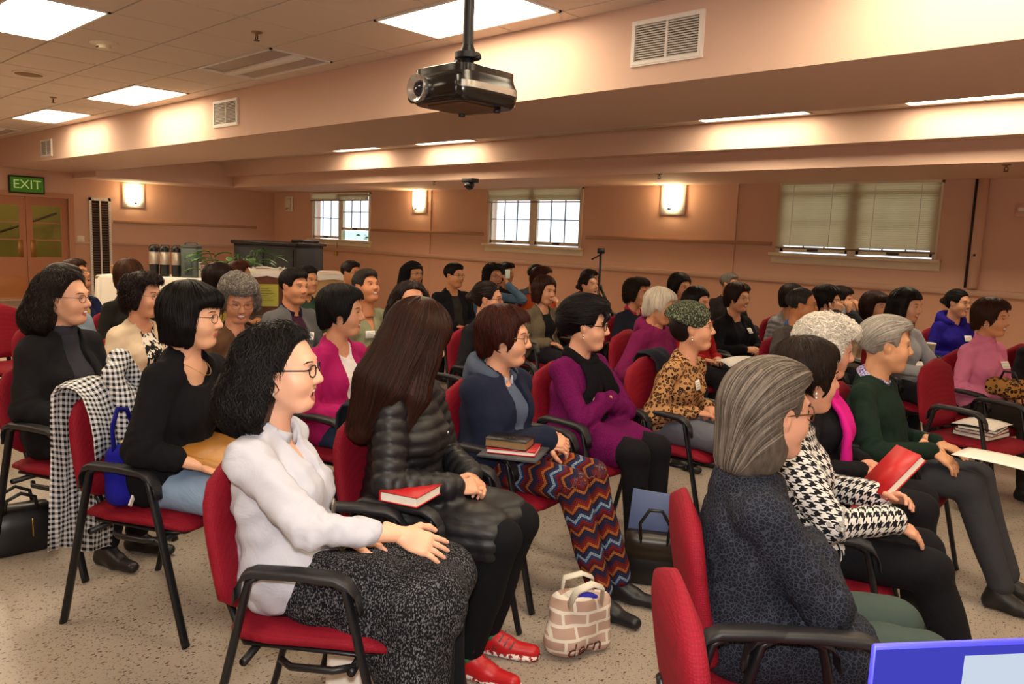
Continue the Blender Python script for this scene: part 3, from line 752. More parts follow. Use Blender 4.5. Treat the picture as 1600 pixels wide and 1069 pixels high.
for i, (f, dz) in enumerate(rows_):
    for k, (a, b) in enumerate(per):
        wv = .018*math.sin(k*1.9)*max(0, i-2)/3
        V.append((a*((tl/2)*min(f, 1)+(f-1)*.8*(f > 1)+wv), b*(.38*min(f, 1)+(f-1)*.8*(f > 1)+wv), tz+dz))
Fq = [(i*n1+j, i*n1+(j+1) % n1, (i+1)*n1+(j+1) % n1, (i+1)*n1+j) for i in range(5) for j in range(n1)]
tc = MB().add(np.array(V), np.array(Fq)).build('tablecloth', M_CLOTH); tc.location = e.location; tc.rotation_euler = e.rotation_euler
tag(tc, 'white cloth draped over the coffee table', 'tablecloth')
def tpos(px, off=.0):      # a spot on the table seen at pixel column px
    f = (px-146)/(322-146); p = pa+(pb-pa)*f; return (p[0]+nrm[0]*(.28+off), p[1]+nrm[1]*(.28+off), tz+.001)
M_STEEL = plain('d0c4b4', .35, .85, var=.1)
for px, lab in ((226, 'steel airpot with black top, leftmost of three on table'), (243, 'steel airpot with black top, middle of three on table'), (262, 'steel airpot with black top beside the grey green dispenser')):
    e = empty('airpot', tpos(px), tang-rad(90), label=lab, cat='airpot', group='coffee airpots')
    MB().lathe((0, 0, 0), [(.058, 0), (.062, .01), (.062, .16)], n=18).build('base', M_BLACK, e, sharp=40)
    MB().lathe((0, 0, .15), [(.06, 0), (.062, .01), (.062, .17), (.058, .18)], n=18).build('body', M_STEEL, e, sharp=50)
    MB().lathe((0, 0, .33), [(.063, 0), (.064, .03), (.06, .05), (.035, .06), (.03, .075)], n=18).build('lid', M_BLACK, e, sharp=50)
    MB().tube([(.05, 0, .36), (.1, 0, .37), (.115, 0, .34)], .014).build('spout', M_BLACK, e)
    MB().tube([(0, -.07, .37), (-.03, -.05, .42), (-.03, .05, .42), (0, .07, .37)], .007).build('handle', M_BLACK, e)
e = empty('drink_dispenser', tpos(286), tang-rad(90), label='grey green insulated drink dispenser beside the airpots', cat='dispenser')
MB().rbox((0, 0, .2), (.1, .11, .2), .02).build('body', plain('4b5550', .5), e, sharp=50); MB().rbox((0, 0, .415), (.102, .112, .022), .012).build('lid', plain('414a46', .5), e)
MB().rbox((.1, 0, .12), (.006, .05, .09), .005).build('spigot_recess', plain('2c3330', .5), e); MB().tube([(.1, 0, .1), (.14, 0, .1), (.145, 0, .07)], .012).build('spigot', M_BLACK, e)
MB().tube([(0, -.09, .43), (0, -.07, .47), (0, .07, .47), (0, .09, .43)], .009).build('handle', plain('414a46', .5), e)
def cup(px, off, h, r, m, lab, nm='paper_cup'):
    e = empty(nm, tpos(px, off), 0, label=lab, cat='cup'); MB().lathe((0, 0, 0), [(r*.78, 0), (r, h), (r*1.06, h), (r*1.06, h+.008), (r*.93, h+.008), (r*.74, .008)], n=16).build('wall', m, e)
    return e
cup(168, -.1, .12, .045, plain('c98f5c', .7), 'tan paper cup at the left end of the table'); cup(298, 0, .2, .035, M_WHITE, 'tall white cup stack beside the dispenser'); cup(306, .02, .17, .05, glass((.9, .85, .8), .2), 'clear glass at the right end of the table', 'drinking_glass')
# black cabinet, bins, plant
def depthpos(px, py, d): return ray(px, py)*d+np.array([0, 0, CAMH])
p0, p1 = depthpos(363, 378, 11.3), depthpos(461, 378, 10.9); ca = math.atan2(p1[1]-p0[1], p1[0]-p0[0]); cl_ = math.hypot(*(p1-p0)[:2]); cm = (p0+p1)/2
e = empty('cabinet', (cm[0]-math.sin(ca)*.35, cm[1]+math.cos(ca)*.35, 0), ca, label='large black cabinet in the far corner', cat='cabinet')
MB().rbox((0, 0, cm[2]/2), (cl_/2, .33, cm[2]/2-.01), .02).build('body', plain('141013', .6), e, sharp=40)
MB().rbox((0, 0, cm[2]-.015), (cl_/2+.03, .36, .025), .01).build('top', plain('241a1c', .3), e, sharp=40)
for s in (-1, 1):
    d = MB().rbox((s*cl_*.24, -.335, cm[2]*.5), (cl_*.225, .012, cm[2]*.44), .006).build('door', plain('171214', .6), e, sharp=40)
    MB().tube([(s*.04, -.36, cm[2]*.55), (s*.04, -.36, cm[2]*.7)], .01).build('handle', M_STEEL, d)
MB().rbox((cl_*.42, 0, cm[2]+.03), (.1, .2, .02), .01).build('cap', plain('241a1c', .3), e)
def bin_(px, py, d, w_, h, c, lab, sign):
    p = depthpos(px, py, d); e = empty('trash_bin', (p[0], p[1], 0), math.atan2(-p[1], -p[0])+rad(90), label=lab, cat='trash bin')
    loft([((0, 0, z), (w_*f, 0, 0), (0, w_*f*.85, 0)) for z, f in ((0, .84), (.02, .86), (p[2]-.1, .99), (p[2]-.06, 1.03), (p[2]-.02, 1.03))], 24, 5).build('body', plain(c, .55), e, sharp=40)
    V = []
    for i, (f, dz) in enumerate(((.98, -.05), (1.07, -.01), (1.085, -.06), (1.09, -.10))):
        for k in range(32):
            t = 2*math.pi*k/32; V.append((w_*f*math.copysign(abs(math.cos(t))**.4, math.cos(t)), w_*f*.85*math.copysign(abs(math.sin(t))**.4, math.sin(t)), p[2]+dz+.012*math.sin(k*2.3+i)))
    MB().add(np.array(V), np.array([(i*32+j, i*32+(j+1) % 32, (i+1)*32+(j+1) % 32, (i+1)*32+j) for i in range(3) for j in range(32)])).build('liner', plain('e9e0d4', .3, var=.03), e)
    if sign:
        s = MB().span((-.09, -w_*.85*.97-.006, p[2]-.42), (.12, -w_*.85*.97-.001, p[2]-.18)).build('notice', plain('bdb850', .7), e, smooth=False)
        for k in range(6): MB().span((-.06, -w_*.85*.97-.008, p[2]-.23-.025*k), (.02+.05*((k*7) % 3)/2, -w_*.85*.97-.0065, p[2]-.226-.025*k)).build('text_line', plain('4c4a2a', .7), s, smooth=False)
bin_(417, 417, 8.6, .19, .9, '6b3d26', 'brown trash bin with white liner and yellow notice', True)
bin_(522, 424, 10.3, .3, .8, 'c39a6a', 'tan bin with white liner behind the men', False)
p = depthpos(373, 440, 9.2); e = empty('potted_plant', (p[0], p[1], 0), 0, label='leafy green plant in front of the black cabinet', cat='plant')
MB().lathe((0, 0, 0), [(.12, 0), (.16, .3), (.17, .32), (.15, .31)], n=18).build('pot', plain('5a3a28', .6), e, sharp=50)
rg = np.random.default_rng(3)
for k in range(34):
    a = rg.uniform(0, 6.28); ln_ = rg.uniform(.46, .62); el = rg.uniform(1.08, 1.5); b0 = np.array([0, 0, .32])
    st = b0+np.array([math.cos(a)*math.cos(el), math.sin(a)*math.cos(el), math.sin(el)])*ln_*1.75
    dr_ = np.array([math.cos(a), math.sin(a), -.25]); sd = np.array([-math.sin(a), math.cos(a), 0])
    P = [[st+dr_*.2*u+sd*wd*.055*math.sin(math.pi*min(1, u*.9+.05))+np.array([0, 0, .03*math.sin(u*3)-abs(wd)*-.012]) for wd in (-1, 0, 1)] for u in np.linspace(0, 1, 6)]
    lf = MB().grid(P, thick=.001).build('leaf', plain('3f6d2c', .45, var=.3), e); MB().tube([b0, (b0+st)/2+np.array([0, 0, .04]), st], .004, n=5).build('stalk', plain('4c6a35', .6), lf)
# camera tripod by the far wall
p = depthpos(939, 392, 10.4); e = empty('tripod', (p[0], p[1], 0), rad(40), label='black camera tripod standing near the far wall', cat='tripod'); zt = p[2]
MB().tube([(0, 0, .55), (0, 0, zt-.02)], .018).build('centre_column', M_BLACK, e)
MB().rbox((0, 0, zt), (.05, .04, .035), .012).build('head', M_BLACK, e); MB().tube([(0, 0, zt-.05), (-.12, 0, zt-.12)], .01).build('pan_handle', M_BLACK, e)
MB().lathe((0, 0, zt-.5), [(.03, 0), (.045, .02), (.03, .06)]).build('collar', M_BLACK, e)
for k in range(3):
    a = k*2.094+.3; MB().tube([(.02*math.cos(a), .02*math.sin(a), zt-.48), (.2*math.cos(a), .2*math.sin(a), zt*.45), (.36*math.cos(a), .36*math.sin(a), .01)], [.02, .016, .012]).build('leg', M_BLACK, e)
# ------------------------------------------------------------------ implicit surfaces -> meshes (for bodies, hair and clothes)
def v3(*a): return np.array(a, float)
def unit(v): v = np.asarray(v, float); return v/(np.linalg.norm(v)+1e-12)
def cap(a, b, ra, rb=None, s=(1, 1, 1)):
    a, b = np.asarray(a, float), np.asarray(b, float); rb = ra if rb is None else rb; s = np.asarray(s, float)
    A, B = a*s, b*s; ba = B-A; L = ba @ ba+1e-12; m = max(ra, rb)/s
    def fn(x, y, z):
        px, py, pz = x*s[0]-A[0], y*s[1]-A[1], z*s[2]-A[2]
        h = np.clip((px*ba[0]+py*ba[1]+pz*ba[2])/L, 0, 1)
        return np.sqrt((px-h*ba[0])**2+(py-h*ba[1])**2+(pz-h*ba[2])**2)-(ra+(rb-ra)*h)
    return np.minimum(a, b)-m, np.maximum(a, b)+m, fn
def ell(c, r, rot=None):
    c = np.asarray(c, float); r = np.broadcast_to(np.asarray(r, float), (3,)); m = r if rot is None else np.full(3, r.max())
    Rt = None if rot is None else np.asarray(rot).T
    def fn(x, y, z):
        px, py, pz = x-c[0], y-c[1], z-c[2]
        if Rt is not None:
            px, py, pz = (Rt[i, 0]*px+Rt[i, 1]*py+Rt[i, 2]*pz for i in range(3))
        k0 = np.sqrt((px/r[0])**2+(py/r[1])**2+(pz/r[2])**2); k1 = np.sqrt((px/r[0]**2)**2+(py/r[1]**2)**2+(pz/r[2]**2)**2)
        return k0*(k0-1)/(k1+1e-9)
    return c-m, c+m, fn
def half(n, d):      # half space n.p < d
    n = unit(n)
    return v3(-9, -9, -9), v3(9, 9, 9), lambda x, y, z: n[0]*x+n[1]*y+n[2]*z-d
def rbx(c, h, r=.02, rot=None):
    c = np.asarray(c, float); h = np.asarray(h, float)-r; Rt = None if rot is None else np.asarray(rot).T; m = (h+r) if rot is None else np.full(3, np.linalg.norm(h)+r)
    def fn(x, y, z):
        px, py, pz = x-c[0], y-c[1], z-c[2]
        if Rt is not None: px, py, pz = (Rt[i, 0]*px+Rt[i, 1]*py+Rt[i, 2]*pz for i in range(3))
        a, b, d = np.abs(px)-h[0], np.abs(py)-h[1], np.abs(pz)-h[2]
        return np.sqrt(np.maximum(a, 0)**2+np.maximum(b, 0)**2+np.maximum(d, 0)**2)+np.minimum(np.maximum(np.maximum(a, b), d), 0)-r
    return c-m, c+m, fn
def polyc(pts, r, s=(1, 1, 1)):
    r = np.broadcast_to(np.asarray(r, float), (len(pts),)); return [cap(pts[i], pts[i+1], r[i], r[i+1], s) for i in range(len(pts)-1)]
class Fld:
    def __init__(s, lo, hi, vox):
        s.lo = np.asarray(lo, float); s.vox = vox; n = np.ceil((np.asarray(hi)-s.lo)/vox).astype(int)+1
        s.ax = [s.lo[i]+vox*np.arange(n[i]) for i in range(3)]; s.D = np.full(tuple(n), .2, np.float32)
    def _sub(s, lo, hi, k):
        sl = []
        for i in range(3):
            a = np.searchsorted(s.ax[i], lo[i]-k-2*s.vox); b = np.searchsorted(s.ax[i], hi[i]+k+2*s.vox); sl.append(slice(a, b))
        return tuple(sl)
    def _ev(s, sl, fn):
        x, y, z = (s.ax[i][sl[i]].astype(np.float32) for i in range(3)); return np.asarray(fn(x[:, None, None], y[None, :, None], z[None, None, :]), np.float32)
    def add(s, prims, k=.02, off=0.0):
        for lo, hi, fn in (prims if isinstance(prims, list) else [prims]):
            sl = s._sub(lo-off, hi+off, k); d = s._ev(sl, fn)-off
            if d.size == 0: continue
            a = s.D[sl]; h = np.clip(.5+.5*(d-a)/k, 0, 1); s.D[sl] = d+(a-d)*h-k*h*(1-h)
        return s
    def sub(s, prims, k=.01):
        for lo, hi, fn in (prims if isinstance(prims, list) else [prims]):
            sl = s._sub(lo, hi, k); d = -s._ev(sl, fn)
            if d.size == 0: continue
            a = s.D[sl]; h = np.clip(.5-.5*(d-a)/k, 0, 1); s.D[sl] = d+(a-d)*h+k*h*(1-h)
        return s
    def mesh(s):
        D = s.D; D[0], D[-1], D[:, 0], D[:, -1], D[:, :, 0], D[:, :, -1] = (.05,)*6
        I = D < 0; c = np.zeros(tuple(np.array(D.shape)-1), np.int8)
        offs = [(i, j, k) for i in (0, 1) for j in (0, 1) for k in (0, 1)]; n0, n1, n2 = c.shape
        for i, j, k in offs: c += I[i:i+n0, j:j+n1, k:k+n2]
        act = (c > 0) & (c < 8); ijk = np.argwhere(act); idx = np.full(act.shape, -1, np.int32); idx[act] = np.arange(len(ijk))
        val = [D[ijk[:, 0]+o[0], ijk[:, 1]+o[1], ijk[:, 2]+o[2]] for o in offs]
        acc = np.zeros((len(ijk), 3)); cnt = np.zeros(len(ijk))
        for a in range(8):
            for ax, bit in ((0, 4), (1, 2), (2, 1)):
                if a & bit: continue
                b = a | bit; va, vb = val[a], val[b]; m = (va < 0) != (vb < 0); t = np.where(m, va/(va-vb+1e-20), 0)
                p = np.array(offs[a], float)[None, :]+np.zeros((len(ijk), 3)); p[:, ax] += t; acc += p*m[:, None]; cnt += m
        V = s.lo+s.vox*(ijk+acc/np.maximum(cnt, 1)[:, None]); Q = []
        for ax in range(3):
            u, v = (ax+1) % 3, (ax+2) % 3; A = np.moveaxis(I, (ax, u, v), (0, 1, 2)); J = np.moveaxis(idx, (ax, u, v), (0, 1, 2))
            ch = A[:-1, 1:-1, 1:-1] != A[1:, 1:-1, 1:-1]; p = np.argwhere(ch); 
            if len(p) == 0: continue
            i, j, k = p.T; q = np.stack([J[i, j, k], J[i, j+1, k], J[i, j+1, k+1], J[i, j, k+1]], -1); fl_ = A[:-1, 1:-1, 1:-1][ch]
            q[~fl_] = q[~fl_][:, ::-1]; Q.append(q)
        return V, np.concatenate(Q)
    def sample(s, p):
        g = (p-s.lo)/s.vox; n = np.array(s.D.shape)-2; i = np.clip(np.floor(g).astype(int), 0, n); f = np.clip(g-i, 0, 1); r = 0
        for a in (0, 1):
            for b in (0, 1):
                for c in (0, 1):
                    w_ = (f[:, 0] if a else 1-f[:, 0])*(f[:, 1] if b else 1-f[:, 1])*(f[:, 2] if c else 1-f[:, 2]); r = r+w_*s.D[i[:, 0]+a, i[:, 1]+b, i[:, 2]+c]
        return r
    def grad(s, p):
        h = s.vox; return np.stack([s.sample(p+np.eye(3)[i]*h)-s.sample(p-np.eye(3)[i]*h) for i in range(3)], -1)
def vnormals(V, Q):
    n = np.cross(V[Q[:, 2]]-V[Q[:, 0]], V[Q[:, 3]]-V[Q[:, 1]]); N = np.zeros_like(V)
    for k in range(4): np.add.at(N, Q[:, k], n)
    return N/(np.linalg.norm(N, axis=1, keepdims=True)+1e-12)
def folds(V, N, amp, seed, freq=34):
    r = np.random.default_rng(seed); d = 0
    for i in range(7):
        k = r.normal(size=3); k /= np.linalg.norm(k); k[2] *= .55; d = d+np.sin(V @ k*freq*r.uniform(.6, 1.9)+r.uniform(0, 6.3)+1.5*np.sin(V @ r.normal(size=3)*11))
    return V+N*(amp*(d/3.5))[:, None]
# ------------------------------------------------------------------ heads and hands (templates in their own frame)
# head frame: x forward, y to the person's left, z up, origin between the ears at eye level
def head_prims(sex, age):
    j = 1.06 if sex == 'm' else 1.0
    P = [(ell((-.014, 0, .030), (.098, .077, .088)), .02), (ell((.018, 0, -.028), (.070*j, .064*j, .086)), .03), (ell((.056, 0, -.095), (.028, .033*j, .022)), .03)]
    for s in (-1, 1):
        P += [(cap((-.002, s*.054*j, -.052), (.045, s*.022*j, -.097), .017, .016), .03), (ell((.049, s*.036, -.034), (.031, .028, .028)), .03)]
    P += [(cap((.076, -.03, .026), (.076, .03, .026), .012), .02), (cap((.085, 0, .012), (.103, 0, -.026), .0075, .0115), .014), (cap((.094, -.011, -.031), (.094, .011, -.031), .0085), .008)]
    return P
HEADC = {}
def head_template(sex, mouth, vox):
    key = (sex, mouth, vox)
    if key in HEADC: return HEADC[key]
    f = Fld((-.15, -.12, -.23), (.15, .12, .15), vox)
    for p, k in head_prims(sex, 0): f.add(p, k)
    for s in (-1, 1):
        f.sub(ell((.098, s*.031, .006), (.019, .017, .0105)), .012)
        f.add(ell((.0725, s*.031, .004), (.0125, .0145, .0115)), .006)
    f.add(cap((-.022, 0, -.05), (-.045, 0, -.2), .050 if sex == 'f' else .056, .052 if sex == 'f' else .058), .03)
    if mouth == 'closed':
        f.add(cap((.083, -.014, -.0595), (.083, .014, -.0595), .0062), .006); f.add(cap((.082, -.012, -.0685), (.082, .012, -.0685), .0068), .006)
        f.sub(cap((.0935, -.018, -.064), (.0935, .018, -.064), .0022), .003)
    elif mouth == 'smile':
        f.add(cap((.083, -.02, -.0545), (.083, .02, -.0545), .0058), .006); f.add(polyc([(.076, -.022, -.058), (.083, 0, -.0735), (.076, .022, -.058)], .006), .006)
        f.sub(ell((.093, 0, -.062), (.011, .021, .0062)), .004)
    else:
        f.add(cap((.083, -.017, -.054), (.083, .017, -.054), .006), .006); f.add(polyc([(.078, -.018, -.062), (.08, 0, -.085), (.078, .018, -.062)], .0065), .006)
        f.sub(ell((.09, 0, -.0675), (.02, .0165, .0115)), .004)
    for s in (-1, 1):
        f.add(ell((-.008, s*.079, -.006), (.017, .008, .031), rotx(rad(-s*14)) @ roty(rad(-12))), .008); f.sub(ell((-.003, s*.0885, -.002), (.008, .006, .016)), .004)
    V, Q = f.mesh(); C = V[Q].mean(1)
    mi = np.zeros(len(Q), int)
    zl, zh = {'closed': (-.0765, -.0525), 'smile': (-.0815, -.049), 'open': (-.093, -.048)}[mouth]
    lips = (C[:, 0] > .078+np.abs(C[:, 1])*.0) & (np.abs(C[:, 1]) < .0245) & (C[:, 2] > zl) & (C[:, 2] < zh) & (((C[:, 1]/.0255)**2+((C[:, 2]-(zl+zh)/2)/((zh-zl)/2))**2) < .72)
    mi[lips] = 1
    mb = MB()
    for k in (0, 1): mb.add(V, Q[mi == k], k)
    mb.P = [(V, [Q[mi == 0], ], 0)]
    extra = MB()
    if lips.any():
        used = np.unique(Q[lips]); rm = np.full(len(V), -1); rm[used] = np.arange(len(used)); extra.add(V[used], rm[Q[lips]], 1)
    for s in (-1, 1):     # eyes, lash lines, brows
        extra.ell((.0765, s*.031, .004), (.0098, .0135, .0052 if mouth == 'closed' else .0036), 3, 10); extra.ell((.0835, s*.030, .004), (.0036, .0054, .0048 if mouth == 'closed' else .0033), 2, 8)
        extra.tube([(.0785, s*.0455, .0045), (.0865, s*.036, .0095 if mouth == 'closed' else .008), (.0875, s*.025, .0085 if mouth == 'closed' else .007), (.083, s*.018, .0035)], [.0012, .0019, .0019, .0011], 2, 5)
        extra.tube([(.074, s*.052, .0245), (.0835, s*.042, .0295), (.0885, s*.028, .0285), (.0885, s*.014, .0255)], [.0016, .0036, .004, .003], 4, 6, flat=(1, .6))
    if mouth == 'smile': extra.ell((.0865, 0, -.0605), (.005, .0175, .005), 3, 10)
    if mouth == 'open':
        extra.ell((.0755, 0, -.0675), (.008, .0165, .012), 5, 10); extra.ell((.084, 0, -.0595), (.005, .0145, .0036), 3, 8)
    mb.merge(extra); HEADC[key] = mb; return mb
# hand frame (right hand): wrist at origin, fingers along +x, palm towards -z, thumb on +y side
HANDC = {}
def hand_template(curl, vox, spread=.09):
    key = (curl, vox, spread)
    if key in HANDC: return HANDC[key]
    f = Fld((-.07, -.075, -.11), (.20, .09, .05), vox)
    f.add(cap((-.05, 0, 0), (.012, 0, 0), .0255, .0265, (1, 1, 1.25)), .01)
    f.add(ell((.048, .0, -.001), (.052, .041, .0165)), .02); f.add(cap((.078, -.027, -.001), (.082, .028, -.001), .0125), .014)
    nails = MB()
    for i, (y, L) in enumerate(((.0285, .070), (.010, .079), (-.0095, .073), (-.0275, .056))):
        p = v3(.082, y, 0); a = curl*.5; yaw = spread*(1.5-i); rr = (.0092, .0082, .0074, .0066); 
        for q, fr in enumerate((.45, .31, .24)):
            d = v3(math.cos(a)*math.cos(yaw), math.sin(yaw), -math.sin(a)); n = p+d*L*fr; f.add(cap(p, n, rr[q], rr[q+1]), .004); p = n; a += curl*(.8 if q == 0 else .6)
        up = v3(math.sin(a), 0, math.cos(a)); nails.ell(p-d*.002+up*.0052, (.0062, .0048, .0022), 6, 8, roty(a-curl*.6))
    p = v3(.022, .026, -.006); dirs = [(.62, .66, -.25), (.86, .38, -.3-.2*curl), (.95, .05, -.3-.3*curl)]
    for (d, L, r0, r1) in zip(dirs, (.042, .034, .027), (.0145, .0112, .0098), (.0112, .0098, .0078)):
        d = unit(d); n = p+d*L; f.add(cap(p, n, r0, r1), .008); p = n
    V, Q = f.mesh(); mb = MB().add(V, Q, 0).merge(nails) if vox < .006 else MB().add(V, Q, 0)
    HANDC[key] = mb; return mb
def place(mb, M, mirror=False):
    M = np.asarray(M, float); P = []
    for V, Fc, mi in mb.P:
        if mirror: V = V*np.array([1, -1, 1]); Fc = [f[:, ::-1] for f in Fc]
        P.append((V @ M[:3, :3].T+M[:3, 3], Fc, mi))
    o = MB(); o.P = P; return o
# ------------------------------------------------------------------ hair (head frame)
def hair_field(style, vox, nosub=False):
    """returns field and wave amount; nosub leaves out the face opening (used to lead strands past its edge)"""
    big = style in ('long', 'wavy_long', 'veil', 'long_side')
    f = Fld((-.23, -.2, -.52 if big else -.24), (.17, .2, .21), vox)
    if nosub: f.sub = lambda *a, **k: f
    def face(x0, z0, tilt=12):       # opening for the face: everything in front of x0 and below z0, tilted so the hairline runs back towards the ear
        return [rbx((x0+.15, 0, z0-.16), (.15, .25, .16), .03, roty(rad(tilt)))]
    brow = ell((.125, 0, .0), (.075, .075, .078))                   # rounds the hairline over the forehead
    def earcut(x=.0, z=-.02, rx=.026, rz=.042): return [ell((x, s*.092, z), (rx, .034, rz)) for s in (-1, 1)]
    wave = .0
    if style == 'short_m':
        f.add(ell((-.016, 0, .038), (.109, .085, .095)), .02); f.add(ell((.03, 0, .088), (.065, .062, .036)), .03)
        f.sub(face(.035, .055, 8), .014); f.sub(ell((.125, 0, .01), (.062, .07, .065)), .012); f.sub(half((.55, 0, 1), -.052), .012); f.sub(earcut(.002, -.02, .028, .042), .008); wave = .0032
    elif style == 'receding':
        f.add(ell((-.018, 0, .036), (.107, .085, .093)), .02); f.sub(face(.02, .06, 8), .014); f.sub(ell((.118, 0, .035), (.082, .066, .07)), .012); f.sub(half((.55, 0, 1), -.052), .012); f.sub(earcut(.002, -.02, .028, .042), .008)
    elif style == 'swept':      # full combed-back older man's hair
        f.add(ell((-.02, 0, .042), (.116, .091, .1)), .02); f.add(ell((.025, .01, .098), (.078, .066, .036)), .03); f.add(ell((-.085, 0, -.03), (.038, .062, .06)), .03)
        f.sub(face(.028, .06, 8), .014); f.sub(ell((.135, 0, .01), (.07, .075, .07)), .012); f.sub(half((.5, 0, 1), -.066), .014); f.sub(earcut(.004, -.022, .03, .046), .008)
    elif style == 'combed':     # older woman's hair combed back over the ear to the nape
        f.add(ell((-.022, 0, .042), (.118, .097, .104)), .02); f.add(ell((.03, .015, .095), (.078, .07, .04)), .03); f.add(polyc([(-.07, 0, .0), (-.078, 0, -.12)], [.07, .062], (1, .74, 1)), .03)
        f.add([ell((-.045, s*.078, -.07), (.05, .03, .075)) for s in (-1, 1)], .02)
        f.sub(face(.022, .062, 10), .014); f.sub(ell((.135, 0, .01), (.07, .08, .07)), .012); f.sub(earcut(.008, -.02, .026, .05), .01); f.sub(half((.1, 0, 1), -.168), .012); wave = .0015
    elif style in ('short', 'short_back'):      # women's short cut
        f.add(ell((-.02, 0, .043), (.118, .098, .105)), .02); f.add(ell((.034, .012, .082), (.06, .068, .042)), .03); f.add(ell((-.075, 0, -.03), (.052, .072, .08)), .03)
        f.add([ell((.002, s*.078, -.005), (.04, .02, .05)) for s in (-1, 1)], .02)
        f.sub(face(.028, .045, 14), .016); f.sub(ell((.14, 0, .0), (.07, .07, .06)), .014); f.sub(half((-.25, 0, 1), -.065), .015); f.sub(earcut(.006, -.04, .022, .03), .01); wave = .0035
    elif style in ('perm', 'bigperm', 'whiteperm'):
        g = {'perm': .94, 'bigperm': 1.05, 'whiteperm': 1.03}[style]
        f.add(ell((-.022, 0, .04), (.12*g, .104*g, .11*g)), .02); f.add(ell((.035, 0, .088), (.07, .085*g, .045)), .03); f.add(ell((-.07, 0, -.035), (.062*g, .088*g, .08*g)), .03)
        f.add([ell((.002, s*.082, -.01), (.042, .03, .058)) for s in (-1, 1)], .02)
        f.sub(face(.012, .05, 14), .016); f.sub(ell((.145, 0, .0), (.07, .075, .065)), .014); f.sub(half((-.2, 0, 1), -.085*g), .02); wave = .006
    elif style in ('bob', 'bob_bangs', 'lowbob'):
        d = {'bob': -.125, 'bob_bangs': -.118, 'lowbob': -.165}[style]
        f.add(ell((-.02, 0, .04), (.117, .098, .103)), .02)
        f.add(polyc([(-.045, 0, .0), (-.05, 0, d+.03)], [.088, .073], (1, .88, 1)), .03)
        f.add([c for s in (-1, 1) for c in polyc([(.01, s*.07, .05), (.004, s*.08, -.03), (.01, s*.076, d+.03)], [.03, .028, .022])], .025)
        if style == 'bob_bangs':
            f.add(ell((.055, 0, .07), (.053, .073, .045)), .02); f.sub(face(.03, .032, 6), .012); f.sub(ell((.13, 0, -.03), (.07, .065, .06)), .01)
        else: f.sub(face(.028, .048, 10), .014); f.sub(ell((.14, 0, .0), (.07, .07, .065)), .012)
        f.sub(half((.15, 0, 1), d), .01); f.sub(cap((.01, 0, -.07), (.01, 0, -.3), .05), .02); wave = .0015
    elif style in ('wavy', 'wavy_long'):
        d = -.15 if style == 'wavy' else -.225
        f.add(ell((-.02, 0, .036), (.113, .095, .099)), .02); f.add(polyc([(-.055, 0, .0), (-.09, 0, d+.06)], [.088, .1], (1, .78, 1)), .03)
        f.add([c for s in (-1, 1) for c in polyc([(.0, s*.066, .05), (-.02, s*.092, -.04), (-.035, s*.105, d+.05)], [.033, .038, .046])], .03)
        f.sub(face(-.008, .056, 20), .016); f.sub(ell((.14, 0, .005), (.09, .09, .076)), .012); f.sub(ell((.09, 0, -.17), (.1, .09, .1)), .02); f.sub(earcut(.0, -.03, .03, .05), .01); wave = .009
    elif style in ('long', 'long_side'):
        f.add(ell((-.02, 0, .04), (.117, .098, .103)), .02); f.add(polyc([(-.05, 0, .02), (-.075, 0, -.2), (-.075, 0, -.38)], [.088, .085, .05], (1, .72, 1)), .03)
        f.add([c for s in (-1, 1) for c in polyc([(.02, s*.07, .05), (.02, s*.085, -.06), (.03, s*.092, -.2), (.03, s*.088, -.36)], [.03, .032, .036, .016])], .03)
        if style == 'long': f.sub(face(.034, .05, 4), .014)
        f.sub(ell((.135, 0, -.05), (.09, .062 if style == 'long' else .045, .12)), .012); f.sub(ell((.06, 0, -.24), (.08, .06, .14)), .02); wave = .002
    elif style in ('bun', 'lowbun'):
        f.add(ell((-.016, 0, .036), (.106, .086, .095)), .015); f.add(ell((-.06, 0, -.03), (.05, .062, .06)), .03)
        f.add(ell((-.115, 0, .065) if style == 'bun' else (-.125, 0, .0), (.045, .045, .045)), .012); f.sub(face(.03, .055, 10), .014); f.sub(ell((.13, 0, .015), (.07, .078, .07)), .012); f.sub(half((.45, 0, 1), -.07), .015); f.sub(earcut(), .01); wave = .001
    elif style == 'updo':
        f.add(ell((-.03, 0, .05), (.123, .098, .106)), .02); f.add(ell((.02, .0, .105), (.085, .075, .045)), .03); f.add(ell((-.105, 0, .0), (.052, .068, .08)), .03)
        f.sub(face(.026, .058, 12), .014); f.sub(ell((.14, 0, .01), (.07, .075, .068)), .012); f.add(polyc([(.075, -.02, .095), (.1, -.045, .055), (.082, -.068, .012)], [.022, .012, .005]), .015); f.sub(half((.3, 0, 1), -.08), .015); f.sub(earcut(.01, -.03, .026, .042), .012); wave = .006
    elif style == 'veil':
        f.add(ell((-.02, 0, .04), (.122, .1, .104)), .02); f.add(polyc([(-.05, 0, .02), (-.09, 0, -.2), (-.12, 0, -.36)], [.095, .1, .1], (1, .62, 1)), .03)
        f.sub(face(.03, .06, 0), .014); f.sub(ell((.118, 0, -.03), (.075, .07, .1)), .01); f.sub(cap((.05, 0, -.12), (.05, 0, -.6), .1), .02)
    elif style == 'hat':
        f.add(ell((-.035, 0, .055), (.128, .106, .1)), .02); f.add(ell((-.1, 0, .01), (.07, .09, .075)), .03); f.sub(half((.42, 0, 1), .012), .012); wave = .0
        f.sub(ell((.122, 0, -.05), (.085, .075, .11)), .012)
    elif style == 'nape':       # the little hair that shows below a hat
        f.add(ell((-.03, 0, .01), (.1, .085, .09)), .02); f.sub(face(.0, .1, 10), .012); f.sub(half((.2, 0, 1), -.1), .012); f.sub(earcut(), .01)
    return f, wave
HAIRC = {}
